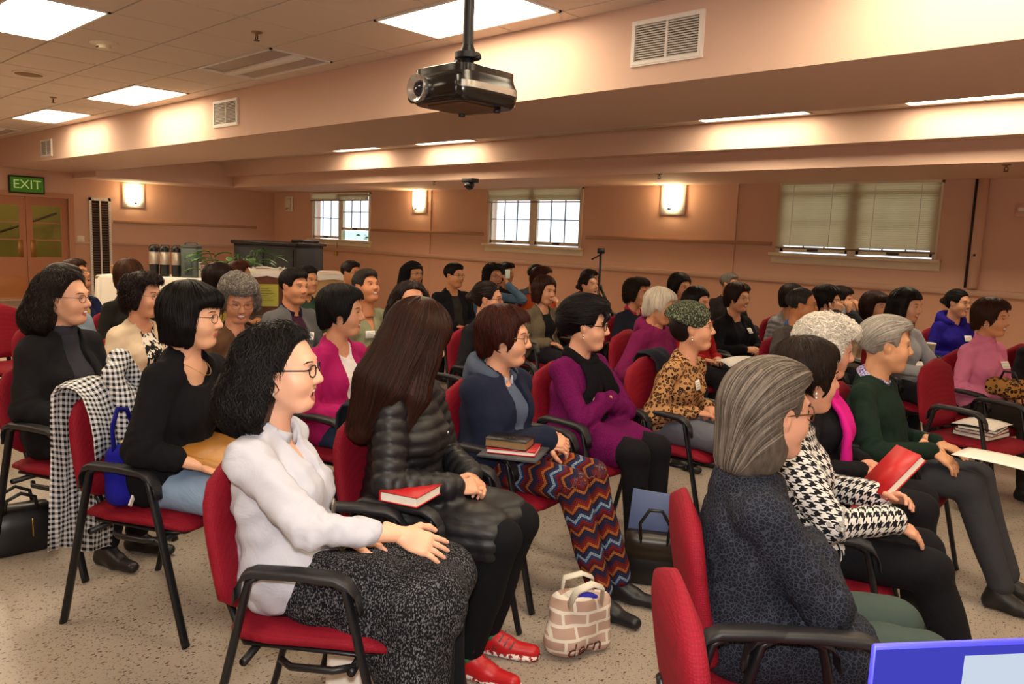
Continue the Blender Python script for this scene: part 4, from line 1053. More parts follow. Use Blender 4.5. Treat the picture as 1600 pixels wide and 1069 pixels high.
def hair_mesh(style, vox, strands, seed):
    key = (style, vox, strands, seed % 3)
    if key in HAIRC: return HAIRC[key]
    f, wave = hair_field(style, vox); V, Q = f.mesh(); N = vnormals(V, Q); rg = np.random.default_rng(seed % 3+11)
    curly = style in ('perm', 'bigperm', 'whiteperm', 'wavy', 'wavy_long')
    if curly: V = folds(V, N, .003, 5+seed % 3, 80)
    elif style == 'hat': pass
    else: V = folds(V, N, .0016, 3, 70)
    mb = MB().add(V, Q, 0)
    if strands:
        f0, _ = hair_field(style, vox*1.35, True)
        n = strands; m = 22 if curly else 14; pool = np.flatnonzero((N[:, 2] > -.3) & (V[:, 2] > -.05))
        if len(pool) == 0: pool = np.arange(len(V))
        p = V[rg.choice(pool, n)]; crown = v3(-.045, .012, .15); path = []; ph = rg.uniform(0, 6.28, n); fr = rg.uniform(.8, 1.4, n); off = rg.uniform(.0002, .0028 if not curly else .004, n)
        thr = rg.uniform(.001, {'combed': .003, 'swept': .003, 'short_m': .004, 'wavy': .008}.get(style, .009 if not curly else .014), n); alive = np.ones(n, bool); life = []; lift = rg.uniform(0, 1, n)**6*.012
        step = {'short_m': .007, 'receding': .007, 'swept': .010, 'short': .011, 'combed': .013, 'bun': .010, 'lowbun': .01, 'updo': .011, 'long': .03, 'long_side': .03, 'wavy_long': .014, 'wavy': .015, 'perm': .007, 'bigperm': .008, 'whiteperm': .007}.get(style, .012)
        for i in range(m):
            g = f0.grad(p); g /= np.linalg.norm(g, axis=1, keepdims=True)+1e-9
            if style in ('swept', 'combed'): fl_ = np.stack([-np.ones(n), p[:, 1]*4, -.35-np.clip(-p[:, 0]*6, 0, 2)], -1)
            elif style in ('bun', 'lowbun', 'updo'): fl_ = (v3(-.115, 0, .04)-p); fl_ /= np.linalg.norm(fl_, axis=1, keepdims=True)+1e-6
            else:
                fl_ = p-crown; fl_ /= np.linalg.norm(fl_, axis=1, keepdims=True)+1e-6; fl_ = fl_+v3(0, 0, -.75)
            if wave > .002: fl_ = fl_+np.cross(g, fl_)*(np.sin(i*.9*fr+ph)*((.3 if style == 'wavy' else .7) if curly else .3))[:, None]
            t = fl_-g*(fl_*g).sum(1, keepdims=True); t /= np.linalg.norm(t, axis=1, keepdims=True)+1e-6
            p = p-g*(f0.sample(p)-off-lift*i/m)[:, None].clip(-.02, .02); alive &= f.sample(p) < thr; path.append(p.copy()); life.append(alive.copy()); p = p+t*(step*rg.uniform(.8, 1.15, (n, 1)))*alive[:, None]
        Pm = np.stack(path, 1); al = np.stack(life, 1); T = np.gradient(Pm, axis=1)+1e-7; T /= np.linalg.norm(T, axis=2, keepdims=True)+1e-9
        gN = f0.grad(Pm.reshape(-1, 3)).reshape(n, m, 3); gN /= np.linalg.norm(gN, axis=2, keepdims=True)+1e-9; B = np.cross(T, gN)
        wd = (np.sin(np.linspace(.3, 3.0, m))**.7)[None, :, None]*rg.uniform(.0011, .0028, (n, 1, 1))*(1.0 if curly else 1)
        cnt = np.maximum(al.sum(1), 1)[:, None]; k_ = np.arange(m)[None, :]; wd = wd*np.clip((cnt-k_)/4., 0, 1)[:, :, None]
        if curly:          # loose coils around the lead line
            ra = (rg.uniform(.003, .0075, (n, 1)) if style != 'whiteperm' else rg.uniform(.004, .009, (n, 1)))*(1.25 if style == 'wavy' else 1); a_ = k_*rg.uniform(.75, 1.25, (n, 1))*rg.choice([-1, 1], (n, 1))+ph[:, None]
            Pm = Pm+gN*((np.cos(a_)*.8+.5)*ra)[:, :, None]+B*(np.sin(a_)*ra*1.3)[:, :, None]
            T = np.gradient(Pm, axis=1)+1e-7; T /= np.linalg.norm(T, axis=2, keepdims=True)+1e-9; B = np.cross(T, gN); B /= np.linalg.norm(B, axis=2, keepdims=True)+1e-9
        R3 = np.stack([Pm-B*wd-gN*.001, Pm+gN*wd*.6, Pm+B*wd-gN*.001], 2); VV = R3.reshape(-1, 3)
        a = (np.arange(n)[:, None, None]*m+np.arange(m-1)[None, :, None])*3; j = np.array([0, 1])[None, None, :]
        QQ = np.stack([a+j, a+j+3, a+j+4, a+j+1], -1).reshape(-1, 4); keep = np.repeat(al[:, 1:].reshape(-1), 2); mb.add(VV, QQ[keep], 0)
    HAIRC[key] = mb; return mb
def glasses_mesh(thick, shape=1.0):
    mb = MB(); r = thick
    for s in (-1, 1):
        mb.tube([(.0955-.006*abs(math.cos(t)) * (1 if s*math.cos(t) > 0 else 0), s*.032+.0225*math.copysign(abs(math.cos(t))**.75, math.cos(t)), .002+.0165*shape*math.copysign(abs(math.sin(t))**.75, math.sin(t))) for t in np.linspace(0, 2*math.pi, 20, endpoint=False)], r, 0, 6, closed=True)
        mb.tube([(.089, s*.055, .008), (.078, s*.071, .009), (.03, s*.0805, .010), (-.012, s*.083, .006), (-.025, s*.082, -.014)], r, 0, 6)
    mb.tube([(.0955, -.010, .006), (.0985, 0, .009), (.0955, .010, .006)], r, 0, 6); return mb
# ------------------------------------------------------------------ a seated person
FOCUS = v3(3.0, 4.3, 0)
NPERS = [0]
def ik(S0, W, l1, l2, pole):
    d = W-S0; L = np.linalg.norm(d); L2 = min(L, (l1+l2)*.995); u = d/L; W = S0+u*L2; a = (l1*l1-l2*l2+L2*L2)/(2*L2); h = math.sqrt(max(l1*l1-a*a, 0))
    pl = np.asarray(pole, float); pl = pl-u*(pl @ u); pl = unit(pl); return S0+u*a+pl*h, W
def basis(xd, zd):
    x = unit(xd); z = np.asarray(zd, float); z = unit(z-x*(x @ z)); y = np.cross(z, x); return np.stack([x, y, z], 1)
ARM = {   # wrist (x, y for the right side as negative), z ; finger dir ; back-of-hand dir ; curl ; elbow pole
    'lap': ((.10, -.09, .675), (.75, .6, -.12), (0, 0, 1), .45, (-.5, -.6, -.5)),
    'clasp': ((.13, -.075, .70), (.7, .72, -.05), (.25, -.5, .8), .75, (-.5, -.7, -.4)),
    'thigh': ((.16, -.13, .675), (1, .12, -.22), (0, 0, 1), .3, (-.6, -.6, -.3)),
    'rest': ((.06, -.255, .715), (.95, .2, -.25), (0, 0, 1), .35, (-.7, -.4, -.3)),
    'cross': ((.06, .05, .79), (-.45, .85, -.1), (.8, .3, .4), 1.3, (.1, -1, -.5)),
    'chin': ((.045, -.06, 1.02), (.1, .35, 1), (.7, -.6, .1), 1.0, (.3, -.8, -.6)),
    'eye': ((.10, -.07, 1.10), (-.25, .35, 1), (.8, -.5, .2), .8, (.4, -.8, -.6)),
    'hold': ((.20, -.10, .72), (.8, .45, .25), (-.2, -.75, .6), .8, (-.5, -.7, -.4)),
    'down': ((.0, -.2, .66), (.6, .3, -.5), (.2, -.6, .6), .5, (-.6, -.6, .0)),
}
def person(px, py, z, t, label, who, res='mid', sex='f', mouth='closed', hair='short', hc='1c1414', hc2=None, sk='d9a184', top='2a2a33', pants='1d1d24', shoes='1c1a1c',
           arms='lap', armL=None, armR=None, pitch=0, roll=0, lean=0.0, side=0.0, body=None, glasses=None, topmat=None, pantmat=None, sleeve=1.0, neck='crew', inner=None, jacket=False, collar=None, scarf=None, hood=None,
           puffer=False, legs='normal', long_=0.0, name_tag=None, earring=None, extra=None, chair_lab=None, big=1.0, hat=None, fit=0.0, hs=1.03, fwd=0.0, fold=1.0, nochair=False, tagc=None, socks=None, dx=0.0):
    i = NPERS[0]; NPERS[0] += 1
    H = at_z(px, py, z)
    ang = math.atan2(FOCUS[1]-H[1], FOCUS[0]-H[0]) if body is None else rad(body)
    hl = v3(-.085+lean, side, z); Rb = rotz(ang)
    org = H-Rb @ v3(hl[0], hl[1], 0); org[2] = 0
    e = empty('person', (org[0], org[1], 0), ang, label=label, cat='person', group='seated audience')
    view = math.atan2(H[1], H[0]); fyaw = view-math.pi/2-rad(t)-ang           # face direction in the body frame
    vb, vc, vh, vhd = {'hi': (.014, .0095, .0042, .0042), 'mid': (.018, .012, .0062, .006), 'lo': (.024, .017, .009, .0085)}[res]
    # joints
    Hc = hl.copy(); RH = rotz(fyaw) @ roty(rad(pitch)) @ rotx(rad(roll))
    m = sex == 'm'; sw = (.178 if m else .150)*big; bk = (1.08 if m else 1.0)*big
    Nk = Hc+v3(-.045, 0, -.17); Pv = v3(-.13, 0, .565); Ch = Pv+(Nk-Pv)*.6+v3(.012, 0, 0)
    hips = {s: v3(-.11, s*.085, .555) for s in (-1, 1)}
    lx = {'normal': (.335, .36), 'tuck': (.325, .22), 'fwd': (.35, .52)}.get(legs, (.335, .36))
    knee = {s: v3(lx[0], s*.095, .545) for s in (-1, 1)}; ank = {s: v3(lx[1], s*.09, .085) for s in (-1, 1)}
    if legs == 'wide':
        for s in (-1, 1): knee[s] = v3(.31, s*.17, .545); ank[s] = v3(.34, s*.15, .085)
    if legs == 'crossed':
        knee[-1] = v3(.34, .0, .62); ank[-1] = v3(.5, .16, .27); knee[1] = v3(.335, .07, .535); ank[1] = v3(.33, .03, .085)
    sh = {s: Nk+v3(.005, s*sw, -.068) for s in (-1, 1)}
    A = {}
    for s, nm in ((-1, armR or arms), (1, armL or arms)):
        w0, fd, bd, cu, po = ARM[nm] if isinstance(nm, str) else nm
        mir = v3(1, -s*1.0, 1) if s == 1 else v3(1, 1, 1)
        w0 = np.array(w0, float)*mir; fd = np.array(fd, float)*mir; bd = np.array(bd, float)*mir; po = np.array(po, float)*mir
        if nm in ('chin', 'eye', 'cross'): w0[2] += (z-1.18)*(1 if nm != 'cross' else .6); w0[0] += lean*.9; w0[1] += side
        E_, W_ = ik(sh[s], w0, .275*bk, .245*bk, po); A[s] = (E_, W_, fd, bd, cu)
    # bare body, one mesh
    f = Fld((-.45, -.48, .0), (.72, .48, z+.02), vb)
    ts = (1, .74, 1); tor = [cap(Pv, Ch, .112*bk, .106*bk, ts), cap(Ch, Nk+v3(0, 0, -.06), .104*bk, .066*bk, ts)]
    f.add(tor, .03, -.006); f.add([cap(Nk+v3(-.005, 0, -.03), sh[s_], .044, .038) for s_ in (-1, 1)], .03); f.add(cap(Nk+v3(0, 0, -.05), Nk+(Hc-Nk)*.55, .052 if not m else .058, .05 if not m else .056), .03)
    lb = lambda s, o=0: [cap(hips[s], knee[s], .078*bk+o, .056+o), cap(knee[s], ank[s], .053+o, .036+o)]
    ab = lambda s, o=0, e1=1.0: [cap(sh[s], A[s][0], .043*bk+o, .036*bk+o), cap(A[s][0], A[s][0]+(A[s][1]-A[s][0])*e1, .036*bk+o, (.036*bk+(.0245-.036*bk)*e1)+o)]
    for s in (-1, 1): f.add(lb(s, -.004), .02); f.add(ab(s, -.005) if sleeve > .8 else ab(s, -.003), .015); f.add(cap(ank[s], ank[s]+v3(.09, 0, -.055), .022, .018), .02)
    V, Q = f.mesh(); B = MB().add(V, Q, 0)
    skm = skin(sk); hm = hairmat(hc, hc2)
    B.merge(place(head_template(sex, mouth, vh), mat4(RH*hs, Hc)))
    for s in (-1, 1):
        E_, W_, fd, bd, cu = A[s]; Rh = basis(fd, bd)
        B.merge(place(hand_template(cu, vhd), mat4(Rh*(1.0 if m else .92), W_), s == 1))
    B.build('body', [skm, plain('b5685c' if sex == 'f' else 'a8705c', .45, var=.05), plain('17100e', .3), plain('e8e2dc', .3, var=.02), hairmat(hc if hc2 is None or hair in ('veil', 'hat') else hc), plain('3a1414', .6), plain('d9a596', .3, var=.03)], e)
    # hair
    ns = {'hi': 1500, 'mid': 420, 'lo': 80}[res]*(1.6 if hair in ('wavy', 'perm', 'bigperm', 'whiteperm') else 1); ns = int(ns); hv = {'hi': .0058, 'mid': .008, 'lo': .011}[res]
    if hat:
        place(hair_mesh('nape', hv, 0, i), mat4(RH*hs, Hc)).build('hair', hm, e); hb = place(hair_mesh('hat', hv, 0, i), mat4(RH*hs, Hc)).build('knit_hat', hat, e)
    elif hair == 'veil':
        place(hair_mesh('veil', hv, 0, i), mat4(RH*hs, Hc)).build('veil', fabric('121013', .9), e); bm = place(MB().tube([(.075*math.cos(a)+.012, .083*math.sin(a), .062+.02*math.cos(a)) for a in np.linspace(-1.9, 1.9, 14)], .013, 0, 6, flat=(.6, 1.4)), mat4(RH*hs, Hc)); bm.build('hair_fringe', hm, e)
    else: place(hair_mesh(hair, hv, ns, i), mat4(RH*hs, Hc)).build('hair', hm, e)
    if glasses: place(glasses_mesh(.0021 if glasses[1] else .0013, glasses[2] if len(glasses) > 2 else 1.0), mat4(RH*hs, Hc)).build('glasses', glasses[0], e)
    if earring:
        for s in (-1, 1): place(MB().ell((-.004, s*.088, -.042), (.006, .005, .007), n=8).ell((-.004, s*.088, -.054), (.0045, .004, .006), n=8), mat4(RH*hs, Hc)).build('earring', plain(earring, .15, .7), e)
    # clothes
    seed = i*7+1
    def garment(name, off, mat, sleeve_, front=None, hem=.50, vneck=0, thick=0, fa=.0035):
        g = Fld((-.5, -.52, .3), (.6, .52, z+.02), vc)
        g.add(tor, .035, off); g.add([cap(Nk+v3(-.005, 0, -.03), sh[s_], .046, .038) for s_ in (-1, 1)], .03, off); g.add(cap(Nk+v3(-.01, 0, -.07), Nk+v3(.0, 0, -.015), .068), .03, off*.6)
        g.add(ell(Pv+v3(.03, 0, .03), (.145*bk, .178*bk, .13)), .04, off*.7)
        if sex == 'f': g.add([ell(Ch+v3(.075, s*.062, -.015), (.055, .06, .06)) for s in (-1, 1)], .04, off*.4)
        else: g.add(ell(Pv+v3(.06, 0, .12), (.1, .13, .12)), .05, off*.4)
        if sleeve_ > 0:
            for s in (-1, 1): g.add(cap(sh[s], A[s][0], .041*bk, .037*bk), .022, off)
            if sleeve_ > .5:
                for s in (-1, 1):
                    E_, W_ = A[s][:2]; W2 = E_+(W_-E_)*(min(1, sleeve_)*.97); g.add(cap(E_, W2, .036*bk, .029), .014, off*(1 if sleeve_ > .9 else .75))
        if long_ > 0:
            for s in (-1, 1): g.add(cap(hips[s], hips[s]+(knee[s]-hips[s])*min(long_, .98), .086*bk, .075), .05, off)
            g.add(cap(hips[-1]+(knee[-1]-hips[-1])*long_*.8, hips[1]+(knee[1]-hips[1])*long_*.8, .07), .06, off)
            if long_ > .9: g.add([cap(knee[s]+v3(.0, 0, 0), knee[s]+v3(.03, 0, -.12*(long_-.9)*10), .075, .07) for s in (-1, 1)], .05, off)
        # neck opening
        if neck != 'turtle' or front: g.sub(cap(Nk+v3(.012, 0, -.035), Nk+v3(.06, 0, .2), .06 if front is None else .066), .012)
        d = {'crew': 0, 'turtle': 0, 'scoop': .075, 'v': .15, 'shirt': .12}.get(vneck or neck, 0)*(.45 if name == 'inner_top' else 1)
        if d and front is None and neck == 'scoop': g.sub(ell(Nk+v3(.05, 0, -.035), (.085, .085, .062), roty(rad(35))), .012)
        elif d and front is None: g.sub(cap(Nk+v3(.06, 0, -.0), Ch+v3(.135, 0, .13-d), .062 if neck == 'scoop' else .05, .045 if neck == 'scoop' else .008), .01)
        if front: g.sub(polyc([Nk+v3(.06, 0, .02), Ch+v3(.13, 0, .02), Pv+v3(.19, 0, .02)], [.05*front, .06*front, .05*front]), .01)
        V, Q = g.mesh(); N = vnormals(V, Q)
        if puffer and name != 'inner_top':
            best = np.full(len(V), 9.); tt = V[:, 2].copy()
            for s in (-1, 1):
                for a, b in ((sh[s], A[s][0]), (A[s][0], A[s][1])):
                    d_ = b-a; L = np.linalg.norm(d_); h = np.clip(((V-a) @ d_)/L**2, 0, 1); ds = np.linalg.norm(V-a-h[:, None]*d_, axis=1); k = (ds < best) & (ds < .085); best = np.where(k, ds, best); tt = np.where(k, h*L+(.0 if a is sh[s] else .275), tt)
            V = V+N*(.0085*(np.abs(np.sin(tt*math.pi/.047))**.7)-.003)[:, None]
        V = folds(V, N, fa*.9, seed, 38); N2 = vnormals(V, Q); V = folds(V, N2, fa*.75, seed+5, 85)
        # creases gathered at the elbows
        if not puffer:
            N2 = vnormals(V, Q)
            for s in (-1, 1):
                E_ = A[s][0]; q_ = V-E_; w_ = np.exp(-(q_**2).sum(1)/.0055); ax = unit(A[s][1]-sh[s]); V = V+N2*(w_*.006*np.sin(q_ @ ax*150+2*np.sin(q_[:, 2]*40)))[:, None]
        o = MB().add(V, Q, 0).build(name, mat, e)
        # pattern coordinates: around and along the limb
        pat = np.zeros((len(V), 3)); best = np.full(len(V), 9.)
        vloc = Rb.T @ v3(math.cos(view), math.sin(view), 0)
        segs = [(Pv, Nk, .13, .02)]+[(sh[s], A[s][0], .05, 0) for s in (-1, 1)]+[(A[s][0], A[s][1], .045, 0) for s in (-1, 1)]
        for q, (a, b, R_, bias) in enumerate(segs):
            d_ = b-a; L = np.linalg.norm(d_); u = d_/L; h = ((V-a) @ u); hh = np.clip(h, 0, L); rel = V-a-hh[:, None]*u; ds = np.linalg.norm(rel, axis=1)-(.115 if q == 0 else .045); k = ds < best; best = np.where(k, ds, best)
            ref = -vloc; ref = unit(ref-u*(ref @ u)); c2 = np.cross(u, ref); th = np.arctan2(rel @ c2, rel @ ref)
            pat[k] = np.stack([th*R_+q*.37, h+q*.21, h*0], -1)[k]
        at = o.data.attributes.new('pat', 'FLOAT_VECTOR', 'POINT'); at.data.foreach_set('vector', pat.ravel()); return o, V, N
    tm_ = topmat or fabric(top); inn = None
    if inner: inn = garment('inner_top', .005, inner if not isinstance(inner, str) else fabric(inner), .3, None, vneck=neck if neck != 'crew' else 0)
    o, TV, TN = garment('jacket' if (jacket or inner) else 'top', (.018 if inner else .011)+fit+(.008 if puffer else 0), tm_, sleeve, (1.0 if inner else None), fa=(.0042 if not puffer else .002)*fold)
    def ring(rx, ry, r, c, tilt, name, mat, flat=(1, 1), gap=0.0, wob=0, n=20):
        P = []
        for a in np.linspace(gap, 2*math.pi-gap, n, endpoint=gap > 0): P.append(c+v3(rx*math.cos(a), ry*math.sin(a), -tilt*math.cos(a)+wob*math.sin(3*a)))
        return MB().tube(P, r, 0, 8, flat=flat, closed=gap == 0).build(name, mat, e)
    if neck == 'turtle': ring(.058, .06, .016, Nk+v3(.008, 0, .025), .012, 'turtleneck', tm_ if not inner else (fabric(inner) if isinstance(inner, str) else inner), (.7, 2.0))
    if collar: ring(.07, .074, .012, Nk+v3(.006, 0, .005), .045, 'collar', collar, (.6, 2.4), .35)
    if hood is not None:
        hd = Fld(tuple(Nk+v3(-.24, -.22, -.22)), tuple(Nk+v3(.2, .22, .16)), vc)
        pts = [Nk+v3(.085*math.cos(a)-.012, .1*math.sin(a), -.035*math.cos(a)+.012) for a in np.linspace(.5, 2*math.pi-.5, 12)]; hd.add(polyc(pts, [.014+.03*abs(math.sin(a/2)) for a in np.linspace(.5, 2*math.pi-.5, 12)]), .02)
        hd.add(ell(Nk+v3(-.1, 0, -.02), (.055, .11, .075)), .03); hd.sub(cap(Nk+v3(0, 0, -.02), Nk+v3(.03, 0, .3), .06), .015); V, Q = hd.mesh(); V = folds(V, vnormals(V, Q), .003, seed); MB().add(V, Q).build('hood', hood, e)
    if scarf:
        ring(.078, .082, .024, Nk+v3(.01, 0, .0), .035, 'scarf', scarf[0], (1, 1.5), 0, .01)
        for s, ln_ in scarf[1]:
            P = [Nk+v3(.075, s*.03, -.03), Ch+v3(.145, s*.05, .08), Ch+v3(.165, s*.065, -.04), Ch+v3(.16, s*.07, -.04-ln_)]
            P = np.array(P); tt_ = np.linspace(0, 3, 16); Q_ = np.stack([np.interp(tt_, range(4), P[:, c_]) for c_ in range(3)], -1); Q_[1:-1] = (Q_[:-2]+Q_[1:-1]*2+Q_[2:])/4; Q_[1:-1] = (Q_[:-2]+Q_[1:-1]*2+Q_[2:])/4
            nn = len(TV); 
            for qi in range(1, 16):
                k = np.argmin(((TV-Q_[qi])**2).sum(1)); Q_[qi] = TV[k]+TN[k]*.016
            Q_[1:-1] = (Q_[:-2]+Q_[1:-1]*2+Q_[2:])/4; Q_[1:-1] = (Q_[:-2]+Q_[1:-1]*2+Q_[2:])/4
            for k_, dy in enumerate((-.03, 0, .03)): MB().tube(Q_+v3(0, dy*s, 0)+np.stack([.004*np.sin(tt_*5+k_*2), tt_*0, tt_*0], -1), np.linspace(.026, .042, 16), 0, 8, flat=(1.0, .55), up=(1, 0, .2)).build('scarf_tail', scarf[0], e)
    # trousers or skirt
    g = Fld((-.4, -.36, .02), (.75, .36, .78), vc*1.1); po_ = .011
    g.add(ell(Pv+v3(.0, 0, -.02), (.135*bk, .172*bk, .105)), .04)
    for s in (-1, 1): g.add([cap(hips[s], knee[s], .082*bk, .064), cap(knee[s], ank[s]+v3(0, 0, .03), .060, .044)], .02, po_)
    V, Q = g.mesh(); N = vnormals(V, Q); V = folds(V, N, .004, seed+3, 30); o2 = MB().add(V, Q).build('trousers', pantmat or fabric(pants), e)
    pat = np.zeros((len(V), 3)); best = np.full(len(V), 9.); vloc = Rb.T @ v3(math.cos(view), math.sin(view), 0)
    for s in (-1, 1):
        for q, (a, b, o_) in enumerate(((hips[s], knee[s], 0), (knee[s], ank[s], .44))):
            d_ = b-a; L = np.linalg.norm(d_); u = d_/L; h = (V-a) @ u; rel = V-a-np.clip(h, 0, L)[:, None]*u; ds = np.linalg.norm(rel, axis=1); k = ds < best; best = np.where(k, ds, best)
            ref = unit(-vloc+v3(0, 0, .6)); ref = unit(ref-u*(ref @ u)); c2 = np.cross(u, ref); th = np.arctan2(rel @ c2, rel @ ref); pat[k] = np.stack([th*.07, h+o_, h*0], -1)[k]
    at = o2.data.attributes.new('pat', 'FLOAT_VECTOR', 'POINT'); at.data.foreach_set('vector', pat.ravel())
    # shoes
    if res != 'lo' or True:
        for s in (-1, 1):
            a = ank[s]; fd = v3(.16, s*.02, 0); ty = .0
            if legs == 'crossed' and s == -1: fd = v3(.13, .05, -.085)
            lift = 0 if a[2] < .1 else a[2]-.085
            g = Fld((a[0]-.1, a[1]-.14, 0 if lift == 0 else lift-.12), (a[0]+.3, a[1]+.14, a[2]+.08), max(.007, vc*.7))
            h0 = a+v3(-.028, 0, -.052); toe = h0+fd*1.15+v3(.02, 0, -.004)
            g.add(cap(h0, (h0+toe)/2+v3(0, 0, .006), .034, .036), .02); g.add(cap((h0+toe)/2, toe, .037, .030, (1, 1, 1.15)), .02); g.add(cap(a+v3(-.012, 0, .0), h0, .04, .036), .02); g.add(cap(a+v3(.0, 0, -.012), (h0+toe)/2+v3(-.01, 0, .008), .043, .036), .02)
            if lift == 0: g.sub(half((0, 0, 1), .004), .004)
            V, Q = g.mesh(); so = MB().add(V, Q).build('shoe', shoes if not isinstance(shoes, str) else plain(shoes, .45), e)
            if socks: MB().tube([a+v3(-.005, 0, -.02), a+v3(0, 0, .05)], [.046, .045], 0, 14).build('sock', socks, e)
    # name badge
    if name_tag is not None:
        tp = Ch+v3(*name_tag) if len(name_tag) == 3 else Ch+v3(.14, name_tag[0], name_tag[1])
        k = np.argmin(((TV-tp)**2).sum(1)); R3 = basis(np.cross((0, 0, 1.), TN[k]), TN[k]); nb = MB().rbox((0, 0, .004), (.04, .028, .0015), .0014)
        nt = nb.xf(mat4(R3, TV[k]+TN[k]*.004)).build('name_tag', plain('f2efe9', .6, var=.02), e)
        rg = np.random.default_rng(i)
        for r_ in range(2 if res != 'hi' else 3):
            x0 = -.028
            while x0 < .024:
                w_ = rg.uniform(.004, .009); MB().box((x0+w_/2, .013-.013*r_, .0058), (w_/2, .0012, .0003), 0, rotz(rg.uniform(-.9, .9))).xf(mat4(R3, TV[k]+TN[k]*.004)).build('pen_stroke', plain('2c3550', .7), nt, smooth=False); x0 += w_+.004
                if res == 'lo': x0 += .02
    co_ = org-Rb @ v3(fwd, 0, 0)
    if not nochair: chair(co_[0], co_[1], ang, chair_lab or f'red padded armchair under the {who}')
    if extra: extra(e, dict(Nk=Nk, Ch=Ch, Pv=Pv, A=A, sh=sh, knee=knee, ank=ank, hips=hips, Hc=Hc, RH=RH, TV=TV, TN=TN, org=org, ang=ang, Rb=Rb))
    return e
# ------------------------------------------------------------------ things people hold or set down
def book(loc, R3, w_, h_, t_, cover, pages, label, nm='book', edge=None, parent_obj=None):
    """closed book lying flat in its own frame: x width, y height, z thickness"""
    e = empty(nm, tuple(loc), 0, label=label, cat='book'); e.rotation_euler = Matrix(np.asarray(R3).tolist()).to_euler()
    MB().rbox((0, 0, t_-.0015), (w_/2, h_/2, .002), .0018, q=1).build('front_cover', cover, e); MB().rbox((0, 0, .0015), (w_/2, h_/2, .002), .0018, q=1).build('back_cover', cover, e)
    MB().span((-w_/2, -h_/2, .001), (-w_/2+.006, h_/2, t_-.001)).build('spine', cover, e, smooth=False)
    MB().span((-w_/2+.006, -h_/2+.004, .0034), (w_/2-.004, h_/2-.004, t_-.0034)).build('page_block', pages, e, smooth=False)
    return e
def sheet(loc, R3, w_, h_, label, bend=.02, mat=None, thick=.003, nm='paper'):
    e = empty(nm, tuple(loc), 0, label=label, cat='paper'); e.rotation_euler = Matrix(np.asarray(R3).tolist()).to_euler()
    P = [[(w_*(u-.5), h_*(v-.5), bend*math.sin(math.pi*u)+bend*.4*math.sin(math.pi*v)) for v in np.linspace(0, 1, 6)] for u in np.linspace(0, 1, 9)]
    o = MB().grid(P, thick=thick).build('sheets', mat or plain('ece7df', .7, var=.02), e); return e
def W_of(d, p): return d['Rb'] @ np.asarray(p, float)+d['org']
def Rw(d, R3): return d['Rb'] @ R3
M_RED = plain('b3131c', .45, var=.08, name='red_leather'); M_PAGE = plain('e9e4da', .8, var=.03, scale=200); M_RIM = plain('14121a', .25); M_GOLD = plain('8a7a60', .3, .6); M_TORT = plain('4a2d14', .25, var=.5, scale=60)
def lapcloth(e, d, mat, name, off=.03, drop=.28, sidey=-1, vox=.012):
    g = Fld((-.3, -.5, .05), (.62, .45, .86), vox); k, h = d['knee'], d['hips']
    for s in (-1, 1): g.add(cap(h[s]+(k[s]-h[s])*.25, k[s], .085, .068), .05, off)
    g.add(cap(h[-1]+(k[-1]-h[-1])*.5, h[1]+(k[1]-h[1])*.5, .08), .06, off); g.add(cap(k[-1], k[1], .068), .05, off)
    a = k[sidey]+v3(-.03, sidey*.03, -.02); g.add(polyc([a, a+v3(.0, sidey*.02, -drop*.6), a+v3(-.02, sidey*.02, -drop)], [.085, .07, .05], (1, .9, 1)), .06, off*.6); g.add(cap(a+v3(-.16, 0, -.05), a+v3(-.02, 0, -drop*.9), .05, .045), .05, off*.5)
    V, Q = g.mesh(); V = folds(V, vnormals(V, Q), .009, 77, 22); V = folds(V, vnormals(V, Q), .003, 7, 70); return MB().add(V, Q).build(name, mat, e)
def necklace(e, d, mat, drop=.1):
    P = [d['Nk']+v3(.055*math.cos(a)+.012+(.045 if math.cos(a) > 0 else 0)*math.cos(a), .062*math.sin(a), .01-(.02+drop*max(0, math.cos(a))**2)) for a in np.linspace(0, 6.283, 26, endpoint=False)]
    # keep it on the skin or cloth
    MB().tube(P, .0013, 0, 5, closed=True).build('necklace', mat, e)
BL = ('13131a')
# ------------------------------------------------------------------ near left
def ex46(e, d):
    lapcloth(e, d, speckle('17171b', '6e6e74', 230, .58), 'tweed_skirt', .028, .3)
    necklace(e, d, plain('b8b4ac', .3, .8), .13); MB().ell(d['Ch']+v3(.165, .0, -.06), (.006, .014, .03), n=10).build('pendant', plain('9a958c', .3, .8), e)
    w0 = d['A'][1][1]; MB().tube([w0+v3(.034*math.cos(a)*.3, .034*math.cos(a), .034*math.sin(a)) for a in np.linspace(0, 6.28, 16, endpoint=False)], .004, 0, 6, closed=True).build('wristwatch', plain('c9b98a', .3, .8), e)
person(443, 578, 1.19, 17, 'curly black haired woman in white shirt and glasses, mouth open, nearest left', 'woman in the white shirt', 'hi', mouth='open', hair='wavy', hc='0d0a0b', sk='e0ad92', top='e9e8ee', topmat=fabric('bdbfcc', .8, 500, .3, .04), pants='14141a',
       armR=((.262, -.165, .765), (.90, .22, -.36), (.3, -.75, .75), .3, (-.6, -.7, -.2)), armL=((.06, .04, .69), (.7, -.5, -.2), (0, 0, 1), .4, (-.5, .6, -.5)), sleeve=.62, neck='shirt', collar=fabric('bdbfcc', .8, 500, .3, .04), body=38, lean=-.05, side=-.03, fit=.008, fold=1.7, glasses=(M_RIM, 1), earring='d8d8dc', shoes='17151a', extra=ex46, pitch=-2, legs='normal')
